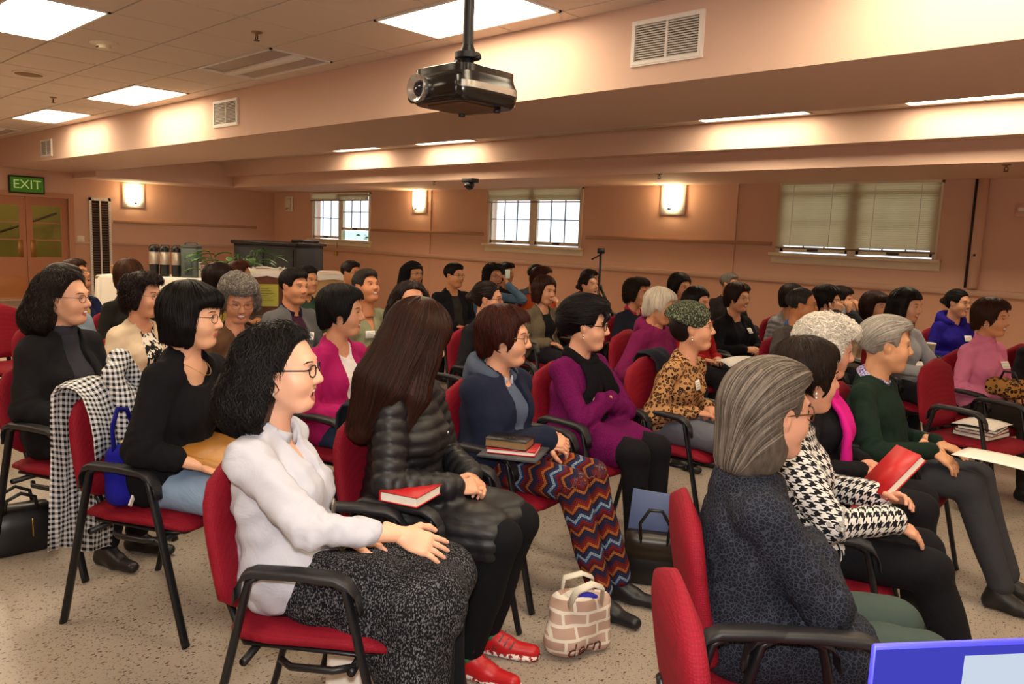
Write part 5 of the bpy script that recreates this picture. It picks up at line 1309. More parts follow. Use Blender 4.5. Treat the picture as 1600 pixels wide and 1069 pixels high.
def ex17(e, d):
    t = NT('speckled_sole'); t.col(t.ramp(t.noise(70, 2), [(0, srgb('efe9e4')), (.52, srgb('b01a20')), (.62, srgb('4a2a2c'))], True)); t.set(.6)
    for s in (-1, 1):
        a = d['ank'][s]; c = a+v3(.07, s*.01, -.072)
        rows = [((c[0]+x, c[1]+s*x*.1, h/2+.001), (0, w_, 0), (0, 0, h/2)) for x, w_, h in ((-.14, .022, .026), (-.125, .034, .03), (-.05, .038, .03), (.05, .044, .026), (.1, .04, .024), (.135, .024, .022))]
        loft(rows, 14, 3).build('sole', t.m, e)
        for k in range(4): MB().tube([a+v3(.035+.022*k, -.028, -.006-.011*k), a+v3(.042+.022*k, 0, .012-.012*k), a+v3(.035+.022*k, .028, -.006-.011*k)], .003, 0, 6).build('lace', plain('5a5a5e', .7), e)
        MB().tube([a+v3(.035, -.043, -.03), a+v3(.045, -.0455, -.037), a+v3(.055, -.043, -.03)], .0022, 0, 6).tube([a+v3(.035, -.043, -.044), a+v3(.045, -.0455, -.037), a+v3(.055, -.043, -.044)], .0022, 0, 6).build('emblem', plain('6a2a2e', .6), e)
        MB().tube([a+v3(-.003, 0, -.012), a+v3(-.001, 0, .012)], .0475, 0, 14).build('sock_band', plain('2f7a4a', .8), e)
        letters('Y GOLF', .019, plain('2a2a2c', .8), e, tuple(a+v3(.004, -.0485, .036)), (rad(90), 0, 0), .0006)
    MB().ell(d['Ch']+v3(.165, 0, .02), (.004, .006, .006), n=6).build('snap_button', plain('b8b8bc', .3, .8), e)
person(658, 528, 1.222, -26, 'woman with long straight brown hair in black puffer jacket, head bowed', 'long haired woman in black puffer jacket', 'hi', hair='long_side', hc='1a0e0b', hc2='3d1f14', sk='d9a184', topmat=plain('121217', .5, var=.15, scale=30, bump=.3), pants='101014', pitch=24, arms='clasp', body=24, puffer=True, neck='turtle', sleeve=1.0,
       long_=.9, shoes=plain('c3161f', .45, name='red_knit_shoe'), socks=plain('efeae6', .8), legs='tuck', lean=.03, extra=ex17)
person(790, 528, 1.14, 10, 'woman with short reddish brown hair, glasses, navy hooded jacket and zigzag trousers', 'woman in zigzag trousers', 'hi', mouth='open', hair='short', hc='1f0a08', hc2='4a1c12', sk='d9a184', top='1c2238', pantmat=zigzag(), armR=((.19, -.05, .72), (.7, .6, -.25), (.3, -.5, .8), .75, (-.6, -.2, -.6)), armL=((.19, .05, .71), (.7, -.6, -.3), (.3, .5, .8), .75, (-.6, .2, -.6)), hood=fabric('4a5468', .9), inner='55607a', neck='shirt', collar=fabric('b9c4d6', .8), body=10, hs=1.09, glasses=(M_GOLD, 1), shoes='15151a', big=1.1, fit=.012, legs='fwd')
person(918, 509, 1.15, 8, 'woman with dark updo and black glasses, crossed arms, long purple coat', 'woman in the purple coat', 'hi', hair='updo', hc='100c0f', sk='dba488', topmat=knit('5a1146', '7a1a5e', 320), pants='141218', arms='cross', scarf=(knit('0e0d11', '1c1a20', 300), [(-1, .12), (1, .05)]), body=0, glasses=(M_RIM, 1), earring='d8d4cc', long_=.75, name_tag=(.02, .03), legs='normal', pitch=2, fit=.008, hs=1.09, big=1.06)
person(1084, 513, 1.135, 4, 'woman in leopard print top and grey green knit hat, laughing', 'woman in leopard print and knit hat', 'hi', mouth='open', hair='nape', hc='17100e', hat=speckle('2c3228', '84886e', 150, .58), sk='d49a7c', topmat=leopard(), pants='6a6c78', arms='lap', body=4, glasses=(M_GOLD, 0), earring='e0dcd4', lean=.1, hs=1.06, pitch=-6, name_tag=(-.02, .02), legs='normal')
def ex5(e, d): necklace(e, d, plain('b99a5a', .3, .9), .05)
person(303, 495, 1.24, 22, 'woman with sleek black bob and glasses in black top and pale jeans', 'woman in black top and pale jeans', 'hi', mouth='closed', hair='bob_bangs', hc='0c090a', sk='dfab8c', top='101015', pants='8ca6c4', pantmat=fabric('8aa5c6', .85, 500, .3, .15), sleeve=.55, neck='scoop', arms='thigh', body=28, lean=.10, fwd=.12, glasses=(M_RIM, 0), pitch=2, fit=.016, extra=ex5, shoes='2a2a30', chair_lab='red armchair with a gingham jacket over its back')
person(536, 488, 1.18, 14, 'smiling woman with short black hair in magenta cardigan over white top', 'woman in the magenta cardigan', 'hi', mouth='smile', hair='short', hc='0f0c0d', sk='cf9878', top='a31a5c', topmat=fabric('a5185e', .85, 500, .25, .12), inner='e6dfe0', neck='v', jacket=True, pants='2a3550', arms='lap', name_tag=(.08, .05), body=14)
person(642, 473, 1.17, 72, 'woman with wavy dark brown hair peeking over the long haired woman', 'wavy haired woman in taupe', 'mid', mouth='closed', hair='wavy', hc='1d1110', sk='d49a7c', topmat=fabric('8a7868'), pants='2a2630', armL=((.10, .2, .72), (.8, -.3, -.2), (0, 0, 1), .5, (-.5, .6, -.5)), glasses=None)
person(763, 468, 1.15, 14, 'woman with dark hair in a bun and thin glasses, black jacket', 'woman with the dark bun', 'mid', hair='lowbun', hc='140e0e', hc2='2a1a16', sk='c98f70', top='17161b', glasses=(M_RIM, 0), mouth='closed')
person(103, 466, 1.235, 28, 'woman with wavy dark hair, glasses and black jacket at the left edge', 'woman in black jacket at the left edge', 'hi', mouth='smile', hair='wavy', hc='17100f', sk='d9a386', top='18171b', inner='33333c', neck='turtle', jacket=True, arms='lap', glasses=(M_RIM, 0), body=24, name_tag=(.10, -.06), fit=.008, legs='tuck')
person(224, 463, 1.17, 32, 'woman with curly dark hair in cream jacket over black and white print', 'woman in the cream jacket', 'mid', mouth='smile', hair='perm', hc='1a1011', sk='d59c7e', top='d8c3a8', topmat=fabric('d6c1a6', .9, 300, .3, .08), inner=print_bw(), jacket=True, arms='lap', glasses=(M_GOLD, 0), earring='e8e4dc', pants='31354a')
def ex7(e, d): necklace(e, d, plain('c9b27a', .3, .9), .07)
person(373, 468, 1.2, 78, 'laughing woman with curly grey hair and glasses, brown jacket over blue top', 'grey curly haired woman in brown', 'hi', mouth='smile', hair='perm', hc='4f4842', hc2='a09890', sk='c98f70', top='5e4330', inner='2468a0', neck='v', jacket=True, pitch=20, lean=.06, glasses=(M_GOLD, 0), arms='lap', extra=ex7)
person(460, 448, 1.19, 46, 'man with dark hair in grey jacket over plum jumper, badge on chest', 'man in grey jacket and plum jumper', 'hi', sex='m', hair='short_m', hc='15100f', sk='c58a68', top='5d5c60', inner='3a1a2e', collar=fabric('1c1838'), jacket=True, arms='lap', name_tag=(.03, .0), pitch=2)
person(480, 438, 1.15, 48, 'man with black hair in dark green jacket behind the grey jacket man', 'man in the dark green jacket', 'mid', sex='m', hair='short_m', hc='120e0e', sk='bf8562', top='2b4232', arms='lap', collar=fabric('22324a'))
person(573, 448, 1.19, 50, 'laughing man in sage green jumper with dark collar, badge on chest', 'laughing man in sage jumper', 'hi', sex='m', mouth='smile', hair='short_m', hc='1c1716', hc2='4a423c', sk='c4835e', top='8a8a6a', topmat=fabric('85866a', .95, 300, .3, .1), collar=plain('17181f', .6), neck='v', arms='rest', name_tag=(-.05, .0), pitch=-12, roll=0)
person(549, 427, 1.165, 40, 'man with glasses seated far back behind the sage jumper man', 'man with glasses far back', 'lo', sex='m', hair='short_m', hc='1d1410', sk='bf8259', top='a89a90', glasses=(M_RIM, 0))
person(647, 428, 1.16, 50, 'nun in black veil and glasses with white collar', 'nun in the black veil', 'mid', hair='veil', hc='0f0d0e', sk='c58c68', top='1b181c', collar=plain('ece6de', .7), glasses=(M_GOLD, 0))
person(710, 431, 1.185, 40, 'man with slicked black hair and glasses in black jacket near far wall', 'man in black jacket near far wall', 'mid', sex='m', hair='short_m', hc='0f0c0c', sk='c48860', top='15151a', inner='2d2a26', jacket=True, glasses=(M_RIM, 0), arms='lap')
person(771, 432, 1.175, 50, 'woman with dark curly hair and denim jacket dabbing her face with a tissue', 'woman in denim jacket', 'mid', hair='perm', hc='1a1210', sk='c88e6c', top='5d7892', glasses=(M_RIM, 0), armL='eye', mouth='open', extra=lambda e, d: MB().rbox(d['A'][1][1]+v3(.03, -.03, .12), (.012, .03, .05), .008).build('tissue', plain('dfeee6', .8), e))
person(791, 427, 1.15, 30, 'dark curly haired person in the last row behind the denim jacket', 'curly haired person in last row', 'lo', hair='perm', hc='17110f', sk='bb8058', top='2e2a30')
person(838, 430, 1.155, -40, 'dark haired man in blue grey shirt seen from behind', 'man in blue grey shirt', 'lo', sex='m', hair='short_m', hc='17120f', sk='b87f58', top='49505e')
person(847, 436, 1.16, 5, 'person with reddish permed hair in orange jumper', 'person in orange jumper', 'lo', hair='perm', hc='2a130d', hc2='552818', sk='bf8258', top='b04a22')
person(852, 454, 1.135, 46, 'laughing woman with brown bob in taupe cardigan, hand at her chin', 'woman in taupe cardigan', 'mid', mouth='smile', hair='bob', hc='26150f', hc2='4a2a1c', sk='d19a78', top='6d6250', inner='1d1a1c', jacket=True, armL='chin', armR='lap', pitch=6)
person(920, 447, 1.13, 40, 'woman with dark hair laughing open mouthed, patterned sleeves, beside the tripod', 'laughing woman near the tripod', 'mid', mouth='open', hair='lowbun', hc='1c1210', sk='d29a7a', topmat=print_bw(60, 'b9b0a6', '17151a'), arms='clasp', pitch=-12, pants='131217')
person(922, 438, 1.09, 20, 'dark haired person mostly hidden behind the laughing woman', 'hidden person near the tripod', 'lo', hair='short', hc='17110f', sk='bb8058', top='3a3538')
person(996, 458, 1.14, 24, 'older woman with short dark hair, navy jacket and pink collar', 'older woman in navy jacket', 'mid', mouth='smile', hair='perm', hc='20150f', sk='c98d6a', top='1e2230', collar=fabric('b52c4a'), arms='lap')
person(1032, 480, 1.135, 18, 'white haired elderly woman in purple magenta coat leaning forward, smiling', 'white haired woman in magenta coat', 'mid', mouth='smile', hair='short', hc='a89c8c', hc2='e2d8c8', sk='c98d6c', top='6d1746', topmat=fabric('74184c', .9, 200, .4, .12), arms='lap', glasses=(M_GOLD, 0), pitch=10, lean=.1, fit=.02, hood=fabric('74184c', .9, 200, .4, .12))
person(1063, 448, 1.185, 40, 'woman with dark bob in green patterned top near far wall', 'woman in the green top', 'mid', mouth='smile', hair='bob', hc='17100e', sk='c98d68', topmat=print_bw(30, '3f8a6a', '2a6a58'), neck='scoop', pitch=8)
person(1090, 474, 1.12, 32, 'woman with straight dark hair in red jumper behind the knit hat', 'woman in the red jumper', 'mid', mouth='smile', hair='lowbob', hc='140e0e', sk='c98d6a', top='a01a1c', arms='lap', pants='1c1a20')
person(1140, 444, 1.16, 34, 'grey haired man with glasses in dark suit near far wall', 'grey haired man near far wall', 'mid', sex='m', hair='short_m', hc='5c544c', hc2='8d857c', sk='bf8660', top='241d20', glasses=(M_GOLD, 0), inner='c9bdb0', jacket=True)
person(1153, 466, 1.14, 34, 'woman with short dark hair and glasses in black suit, hands clasped', 'woman in black suit with clasped hands', 'mid', mouth='smile', hair='short', hc='1a110f', hc2='3a241c', sk='d09874', top='131217', inner='1c1a20', jacket=True, arms='clasp', glasses=(M_GOLD, 0), name_tag=(.09, .06))
person(1254, 477, 1.18, 5, 'man with receding dark hair and glasses in grey jumper with blue collar', 'man in grey jumper with blue collar', 'mid', sex='m', mouth='smile', hair='receding', hc='1c1916', hc2='4a4642', sk='bf8058', top='57504e', collar=fabric('4a6290'), glasses=(M_GOLD, 0), arms='lap')
person(1238, 466, 1.12, -30, 'person in grey quilted jacket behind the grey jumper man', 'person in grey quilted jacket', 'mid', hair='short', hc='1f1712', sk='b87f58', topmat=plain('6f6d70', .5, var=.1, bump=.3), puffer=True)
person(1293, 472, 1.17, 12, 'dark haired woman lifting both hands to her eyes, front one', 'woman wiping her eyes', 'mid', hair='short', hc='120d0d', sk='d09a78', top='3a3c44', arms='eye')
person(1315, 470, 1.11, 20, 'woman with dark hair and hands at her face, blue grey sleeves, behind', 'woman with hands at her face', 'mid', hair='short', hc='1a1210', sk='d09a78', top='6c757e', arms='eye')
person(1368, 480, 1.13, 36, 'smiling woman with brown bob in cream jumper by far wall', 'woman in the cream jumper', 'mid', mouth='smile', hair='bob_bangs', hc='24140f', hc2='402419', sk='d29a78', top='cdb79c', arms='lap')
person(1418, 478, 1.20, 26, 'young woman with long straight black hair in pale grey shirt, writing', 'young woman with long black hair', 'mid', mouth='smile', hair='long', hc='0f0b0c', sk='d9a484', top='a9adb5', neck='shirt', collar=fabric('a9adb5'), arms='hold', pants='1c1b22', pitch=6)
person(1497, 474, 1.16, 30, 'woman with dark bun and glasses in royal blue hoodie', 'woman in royal blue hoodie', 'mid', mouth='smile', hair='lowbun', hc='0f0b0c', sk='d6a080', top='251c80', topmat=fabric('241a86', .9, 300, .2, .1), hood=fabric('241a86', .9, 300, .2, .1), glasses=(M_GOLD, 0), arms='lap', name_tag=(.06, .02))
person(1550, 498, 1.175, 22, 'woman with short brown hair in pink turtleneck', 'woman in pink turtleneck', 'hi', mouth='smile', hair='short', hc='24140e', hc2='4a2b1c', sk='c98d68', top='d27a9c', topmat=fabric('d0789c', .85, 400, .2, .08), neck='turtle', arms='lap', earring='f0ece6', name_tag=(.06, .03), pants='2c2420')
person(1640, 505, 1.12, 25, 'person in dark jacket cut off by the right edge', 'person at the right edge', 'lo', hair='short', hc='17110f', sk='c08a66', top='1c1b20', arms='lap')
# ------------------------------------------------------------------ front row
person(1293, 546, 1.17, -10, 'woman with curly white hair wearing a hot pink scarf', 'white haired woman with pink scarf', 'hi', hair='whiteperm', hc='b0a89e', hc2='f2ece2', sk='d09880', top='16151a', scarf=(fabric('d11a8c', .8, 400, .2, .1), [(-1, .16), (1, .02)]), arms='lap', name_tag=(.1, .0), pants='17161b', pitch=6, body=16)
person(1386, 540, 1.145, -8, 'grey haired man in dark green jumper with purple checked collar', 'grey haired man in green jumper', 'hi', sex='m', hair='swept', hc='6e6862', hc2='c9c2ba', hs=1.07, sk='cf9a76', top='14241d', topmat=fabric('15271f', .95, 300, .3, .15), collar=print_bw(150, '6a5aa8', 'c9c4e0'), armR=((.2, -.17, .70), (.85, .1, -.5), (.2, -.3, 1), .5, (-.5, -.7, -.3)), armL='thigh', pants='3b3c42', legs='fwd', body=4, big=1.05)
person(1262, 590, 1.15, -24, 'woman with dark brown hair in black and white houndstooth jacket', 'woman in houndstooth jacket', 'hi', hair='short', hc='120c0a', hc2='2c1b13', sk='d09a80', topmat=houndstooth(), pants='121217', armR=((.22, -.12, .71), (.8, .2, -.45), (.2, -.2, 1), .4, (-.5, -.7, -.3)), armL='hold', earring='f0ece2', body=24, fit=.012, legs='fwd', shoes='131216', long_=.25)
person(1205, 644, 1.165, -32, 'older woman with greying brown hair and tortoiseshell glasses in dark patterned jacket', 'greying woman in dark patterned jacket', 'hi', hair='combed', hc='2a211b', hc2='94887c', sk='cf9a82', topmat=lace(), pants='3f4c48', arms='cross', body=40, fit=.016, collar=fabric('16302b'), glasses=(M_TORT, 1, 1.15), long_=.55, shoes='15151a', legs='normal')
# ------------------------------------------------------------------ far left
person(120, 431, 1.14, 32, 'woman with glasses laughing upward in navy top with yellow pendant', 'laughing woman in navy top', 'mid', mouth='open', hair='short', hc='20140f', hc2='40281c', sk='bf8660', top='1c2348', glasses=(M_RIM, 0), pitch=-22, arms='clasp', extra=lambda e, d: MB().ell(d['Ch']+v3(.15, 0, .03), (.02, .045, .055), n=10).build('yellow_pendant', plain('d2b45a', .6), e))
person(102, 447, 1.18, 10, 'person in light blue jacket mostly hidden behind the black jacket woman', 'hidden person in light blue', 'lo', hair='short', hc='1a1210', sk='c08860', top='8496ad', lean=.05)
person(203, 434, 1.18, -58, 'woman with brown bob seen from behind in black coat', 'brown haired woman in black coat', 'mid', hair='short', hc='24140d', hc2='4a2a1a', sk='b9805a', top='1b1a17')
person(343, 438, 1.16, -22, 'dark haired person in olive jacket seen from behind', 'dark haired person in olive', 'mid', hair='short', hc='150e0d', hc2='2a1a14', sk='b9805a', top='8a7a34')
person(376, 429, 1.12, 0, 'reddish curly haired person far back beside the plant', 'reddish haired person far back', 'lo', hair='perm', hc='3a1a10', hc2='5a2a1a', sk='b9805a', top='5a4a40')
# ------------------------------------------------------------------ empty chairs
chair(-.58, 1.56, rad(44), 'empty red armchair in the front at the bottom edge')
chair(-1.2, 5.55, rad(-12), 'empty red armchair holding papers beside the pink turtleneck woman')
chair(-6.95, 1.72, rad(14), 'empty red armchair at the far left beyond the black jacket woman')
chair(-7.5, 1.3, rad(14), 'empty red armchair at the left edge, farthest back')
# ------------------------------------------------------------------ things lying about
def drape(cx, cy, ang, y0, y1, zf, zb, mat, label, nm, cat='jacket', skew=.0, bulge=.0, collar_=False):
    e = empty(nm, (cx, cy, 0), ang, label=label, cat=cat)
    prof = [(-.178, zf), (-.183, zf+(.9-zf)*.35), (-.2, zf+(.9-zf)*.7), (-.232, .91), (-.268, .948), (-.305, .958), (-.345, .945), (-.368, .9), (-.375, .8), (-.372, .65), (-.375, .5), (-.38, .36), (-.385, zb)]
    prof = [p for p in prof if p[1] >= min(zf, zb)-.001]; P = []; n = 26; acc = 0; pat = []
    for k, (x, z) in enumerate(prof):
        if k: acc += math.hypot(x-prof[k-1][0], z-prof[k-1][1])
        row = []; back = max(0, k-6)
        for j in range(n):
            v = j/(n-1); y = y0+(y1-y0)*v+skew*back*.012; f = 1+.0*v
            wob = (.010*math.sin(v*17+k*.35)+.006*math.sin(v*31-k*.8))*(.4+.16*back)
            row.append((x-abs(wob)*(1 if k > 5 else -1)-bulge*math.sin(v*math.pi)*(k > 6), y*(1-.012*back), z+.012*math.sin(v*9+k)-.02*back*v*(k > 8))); pat.append((y, acc, 0))
        P.append(row)
    mb = MB().grid(P, thick=.006); o = mb.build('cloth', mat, e)
    at = o.data.attributes.new('pat', 'FLOAT_VECTOR', 'POINT'); at.data.foreach_set('vector', np.concatenate([np.array(pat), np.array(pat)]).ravel())
    if collar_:
        g = Fld((-.42, y0-.1, .72), (-.1, y1+.1, 1.1), .011); ym = (y0+y1)/2+.03
        g.add(polyc([(-.24, ym+.1, .93), (-.27, ym+.03, 1.03), (-.22, ym-.06, .99), (-.16, ym-.05, .86), (-.15, ym-.08, .74)], [.035, .04, .036, .04, .03]), .03); V, Q = g.mesh(); V = folds(V, vnormals(V, Q), .008, 3, 40)
        o2 = MB().add(V, Q).build('collar', mat, e); at = o2.data.attributes.new('pat', 'FLOAT_VECTOR', 'POINT'); at.data.foreach_set('vector', np.stack([V[:, 0]*.7+V[:, 1], V[:, 2], V[:, 0]*0], -1).ravel())
    return e
# find the chair placed for a person by its label
def chair_of(txt): return next(o for o in COL.objects if o.name.startswith('stacking_chair') and o.parent is None and txt in o.get('label', ''))
c5 = chair_of('gingham'); M_GING = gingham('e8e8ec', '16161e', .022)
drape(c5.location.x, c5.location.y, c5.rotation_euler.z, -.2, .16, .66, .27, M_GING, 'black and white gingham jacket draped over a chair back', 'gingham_jacket', skew=-.6, collar_=True)
c17 = chair_of('long haired'); drape(c17.location.x, c17.location.y, c17.rotation_euler.z, -.06, .235, .6, .42, fabric('1d222c', .9), 'dark denim coat hung over the puffer jacket woman\'s chair', 'denim_coat')
def local(ch, p): R3 = rotz(ch.rotation_euler.z); return R3 @ np.asarray(p, float)+np.array(ch.location)
# royal blue bag with yellow book on the pale jeans woman's chair
lp = local(c5, (-.085, -.135, .487)); e = empty('shoulder_bag', tuple(lp), c5.rotation_euler.z+rad(8), label='royal blue fabric bag behind the woman in pale jeans', cat='bag')
g = Fld((-.12, -.16, -.01), (.12, .16, .36), .01); g.add(rbx((0, 0, .13), (.05, .095, .125), .045), .01); g.add(ell((.01, 0, .07), (.06, .1, .07)), .03); V, Q = g.mesh(); V = folds(V, vnormals(V, Q), .006, 9, 34)
MB().add(V, Q).build('body', fabric('1c1c96', .85, 300, .3, .12), e)
MB().tube([(0, -.075, .22), (-.01, -.07, .32), (-.02, -.02, .385), (-.02, .04, .37), (0, .075, .24)], .009, 0, 8, flat=(1.4, .7)).build('strap', fabric('17177a'), e)
MB().tube([(.045, -.06, .222), (.05, 0, .238), (.045, .06, .222)], .003).build('zip', M_BLACK, e); MB().rbox((.058, -.03, .17), (.003, .014, .012), .003).build('emblem', plain('15154a', .5), e); MB().box((.07, -.06, .06), (.004, .008, .05), 0, rotx(rad(-38))).build('white_tag', M_WHITE, e, smooth=False)
b = book(local(c5, (-.095, -.09, .66)), rotz(c5.rotation_euler.z) @ roty(rad(-78)), .16, .12, .02, plain('d9c65a', .5, var=.25, scale=18), M_PAGE, 'yellow booklet sticking out of the royal blue bag', 'booklet')
# tan clutch on the lap of the same woman
e = empty('clutch_bag', tuple(local(c5, (.23, .0, .665))), c5.rotation_euler.z+rad(10), label='tan leather clutch on the pale jeans woman\'s lap', cat='bag')
MB().rbox((0, 0, .03), (.10, .16, .025), .018, rot=roty(rad(12))).build('body', plain('b9823e', .45, var=.12), e); MB().rbox((-.03, 0, .056), (.06, .155, .006), .005, rot=roty(rad(12))).build('flap', plain('a8722f', .45, var=.12), e)
# books near the front left
book(at_z(648, 774, .695), rotz(rad(20)), .15, .225, .036, M_RED, M_PAGE, 'red covered thick book lying beside the tweed skirt', 'bible')
e = book(at_z(803, 704, .70), rotz(rad(-58)), .15, .21, .02, M_RED, M_PAGE, 'white edged red book under the black bible', 'hymnal')
bb = book(at_z(796, 704, .70)+v3(0, 0, .0225), rotz(rad(-64)), .125, .185, .036, plain('17151a', .4, var=.1), plain('b7936a', .35, .5, var=.1), 'black bible with gilt edges on the red book', 'bible')
for k_ in range(5): MB().box((.012-.012*(k_ % 2), -.03+.016*k_, .0368), (.0045, .0012, .0003), 0, rotz(.5*k_)).build('gilt_mark', plain('b8975a', .4, .6), bb, smooth=False)
e = empty('folder', tuple(at_z(803, 708, .689)), rad(28), label='dark grey folder across two armrests under the books', cat='folder'); MB().rbox((0, 0, .003), (.13, .12, .003), .0025, q=1).build('cover', plain('3a3c44', .6), e); MB().rbox((0, 0, .0075), (.128, .118, .001), .0008, q=1).build('flap', plain('42444c', .6), e)
# tote bag with brick print
tp = at_z(903, 1014, 0); e = empty('tote_bag', tuple(tp), math.atan2(-tp[1], -tp[0])+rad(25), label='crumpled canvas tote bag with brick print beside the red shoes', cat='bag')
g = Fld((-.2, -.24, -.02), (.2, .24, .4), .009); g.add(rbx((0, 0, .11), (.065, .125, .11), .05), .02); g.add(ell((.03, -.05, .07), (.07, .09, .07)), .04); g.add(polyc([(-.02, -.11, .2), (.0, -.02, .235), (-.01, .1, .2)], [.03, .03, .03]), .03); g.sub(ell((0, 0, .275), (.045, .1, .08)), .02); g.sub(half((0, 0, 1), .003), .005)
V, Q = g.mesh(); V = folds(V, vnormals(V, Q), .012, 21, 26); V = folds(V, vnormals(V, Q), .004, 2, 60)
t = NT('brick_print_canvas'); br = t.n('ShaderNodeTexBrick'); br.inputs['Scale'].default_value = 1; br.inputs['Brick Width'].default_value = .095; br.inputs['Row Height'].default_value = .046; br.inputs['Mortar Size'].default_value = .006
mp = t.n('ShaderNodeMapping'); mp.inputs['Rotation'].default_value = (rad(90), 0, rad(90)); t.l(t.coord(), mp.inputs[0])
sp = t.sep(t.coord()); cb_ = t.n('ShaderNodeCombineXYZ'); t.l(sp[1], cb_.inputs[0]); t.l(sp[2], cb_.inputs[1]); t.l(cb_.outputs[0], br.inputs['Vector'])
br.inputs['Color1'].default_value = (*srgb('bfa396'), 1); br.inputs['Color2'].default_value = (*srgb('b39484'), 1); br.inputs['Mortar'].default_value = (*srgb('ded6ca'), 1)
t.col(br.outputs['Color']); t.set(.9, 0, .2); t.bump(t.noise(400, 2), .3, .002)
MB().add(V, Q).build('body', t.m, e)
M_CANV = fabric('d9d2c4', .9, 400, .25, .05)
for s in (-1, 1): MB().tube([(s*.04, -.07, .2), (s*.06+.03, -.06, .29), (s*.05+.05, .0, .315), (s*.05+.02, .06, .28), (s*.04, .07, .2)], .016, 0, 8, flat=(.25, 1)).build('handle', M_CANV, e)
MB().ell((0, 0.03, .2), (.035, .05, .03), n=12).build('blue_cloth', fabric('2a2a9a'), e)
lt_ = letters('dern', .085, plain('8a4030', .8), e, (0, 0, 0), (0, 0, 0), .0006); co = np.zeros(len(lt_.data.vertices)*3); lt_.data.vertices.foreach_get('co', co); co = co.reshape(-1, 3); NV = vnormals(V, Q)
for q_ in range(len(co)):
    y_, z_ = co[q_, 0]-.01, co[q_, 1]+.05; k = np.argmin((V[:, 1]-y_)**2+(V[:, 2]-z_)**2+(V[:, 0] < 0)*9-V[:, 0]*.0005); co[q_] = (V[k, 0]+.003+abs(co[q_, 2]), y_, z_)
lt_.data.vertices.foreach_set('co', co.ravel()); lt_.data.update()
# black handbag with a blue folder
hp = at_z(1018, 908, 0); e = empty('handbag', tuple(hp), math.atan2(-hp[1], -hp[0])+rad(90), label='black handbag on the floor holding a blue grey folder', cat='bag')
rows = [((0, 0, z), (w_, 0, 0), (0, d_, 0)) for z, w_, d_ in ((.004, .13, .06), (.02, .14, .07), (.12, .142, .068), (.2, .14, .05), (.235, .138, .035), (.24, .13, .03))]
loft(rows, 28, 4).build('body', plain('121114', .4, var=.15), e, sharp=60)
loft([((0, -.012, z), (.132, 0, 0), (0, .055-.12*(z-.13), 0)) for z in (.13, .2, .245)], 24, 4).build('top_panel', plain('2a2019', .35, var=.15), e)
for s in (-1, 1): MB().tube([(-.06, s*.05, .2), (-.07, s*.055, .3), (-.03, s*.06, .37), (.03, s*.06, .37), (.07, s*.055, .3), (.06, s*.05, .2)], .008).build('handle', plain('15120f', .35), e)
fo = empty('folder', tuple(hp+np.array([0, 0, .06])), e.rotation_euler.z, label='blue grey folder standing in the black handbag', cat='folder'); MB().rbox((-.01, .02, .22), (.115, .004, .155), .003, rot=roty(rad(4))).build('cover', plain('5a6a94', .6, var=.04), fo, sharp=40); MB().rbox((-.01, .028, .22), (.113, .002, .15), .0015, rot=roty(rad(4))).build('sheets', M_PAGE, fo, sharp=40)
# black bag on the floor at the left edge
lp = at_z(32, 858, 0); e = empty('handbag', tuple(lp), math.atan2(-lp[1], -lp[0])+rad(100), label='black leather bag on the floor at the left edge', cat='bag')
loft([((0, 0, z), (w_, 0, 0), (0, d_, 0)) for z, w_, d_ in ((.004, .15, .08), (.03, .165, .09), (.14, .16, .085), (.2, .14, .06), (.225, .12, .04))], 28, 3.5).build('body', plain('141317', .35, var=.15), e, sharp=60)
for s in (-1, 1): MB().tube([(-.07, s*.05, .2), (-.06, s*.06, .27), (.0, s*.065, .3), (.06, s*.06, .27), (.07, s*.05, .2)], .009).build('handle', M_BLACK, e)
MB().rbox((.04, -.092, .13), (.004, .003, .045), .002).build('zip', plain('b08a4a', .3, .8), e)
# white sheet hanging below the front chair
sheet(at_z(546, 1040, .27), rotz(rad(30)) @ rotx(rad(82)), .15, .21, 'white paper sheet hanging below the nearest chair seat', .006)
# front row books and papers
b = book(at_z(1398, 742, .80), rotz(rad(-40)) @ rotx(rad(48)), .15, .2, .03, plain('b5141c', .45, var=.05), M_PAGE, 'bright red book held up by the pink scarf woman', 'book')
b = book(at_z(1352, 812, .66), rotz(rad(10)), .12, .18, .02, plain('b5141c', .45, var=.05), M_PAGE, 'red book lying between houndstooth woman and her neighbour', 'book')
sheet(at_z(1556, 716, .70), rotz(rad(-5)), .30, .22, 'white papers on the green jumper man\'s knee', .004)
sheet(at_z(1148, 566, .68), rotz(rad(-20)) @ rotx(rad(6)), .22, .3, 'open white booklet on the red jumper woman\'s lap', .03)
sheet(at_z(1128, 640, .66), rotz(rad(10)), .15, .21, 'white paper on the leopard print woman\'s lap', .01)
sheet(at_z(1432, 568, .70), rotz(rad(-25)), .2, .3, 'writing pad on the long black haired woman\'s lap', .004, thick=.012, nm='writing_pad')
e = empty('paper_cup', tuple(at_z(1453, 555, .70)), 0, label='white paper cup beside the writing pad', cat='cup'); MB().lathe((0, 0, 0), [(.03, 0), (.04, .1), (.042, .1), (.042, .106), (.036, .1)], n=16).build('wall', M_WHITE, e); MB().lathe((0, 0, .1), [(.043, 0), (.042, .012), (.03, .014)], n=16).build('lid', M_WHITE, e)
ce = chair_of('holding papers'); 
for k, (h_, m_) in enumerate(((.03, plain('24222a', .5)), (.022, plain('7a1c24', .5)), (.02, plain('3a3a44', .5)))): book(local(ce, (.02+.01*k, .02-.015*k, .487+[0, .031, .054][k])), rotz(ce.rotation_euler.z+.1*k), .22, .28, h_, m_, M_PAGE, ['black folder at the bottom of the chair stack', 'dark red book in the middle of the chair stack', 'grey notebook near the top of the chair stack'][k], 'notebook')
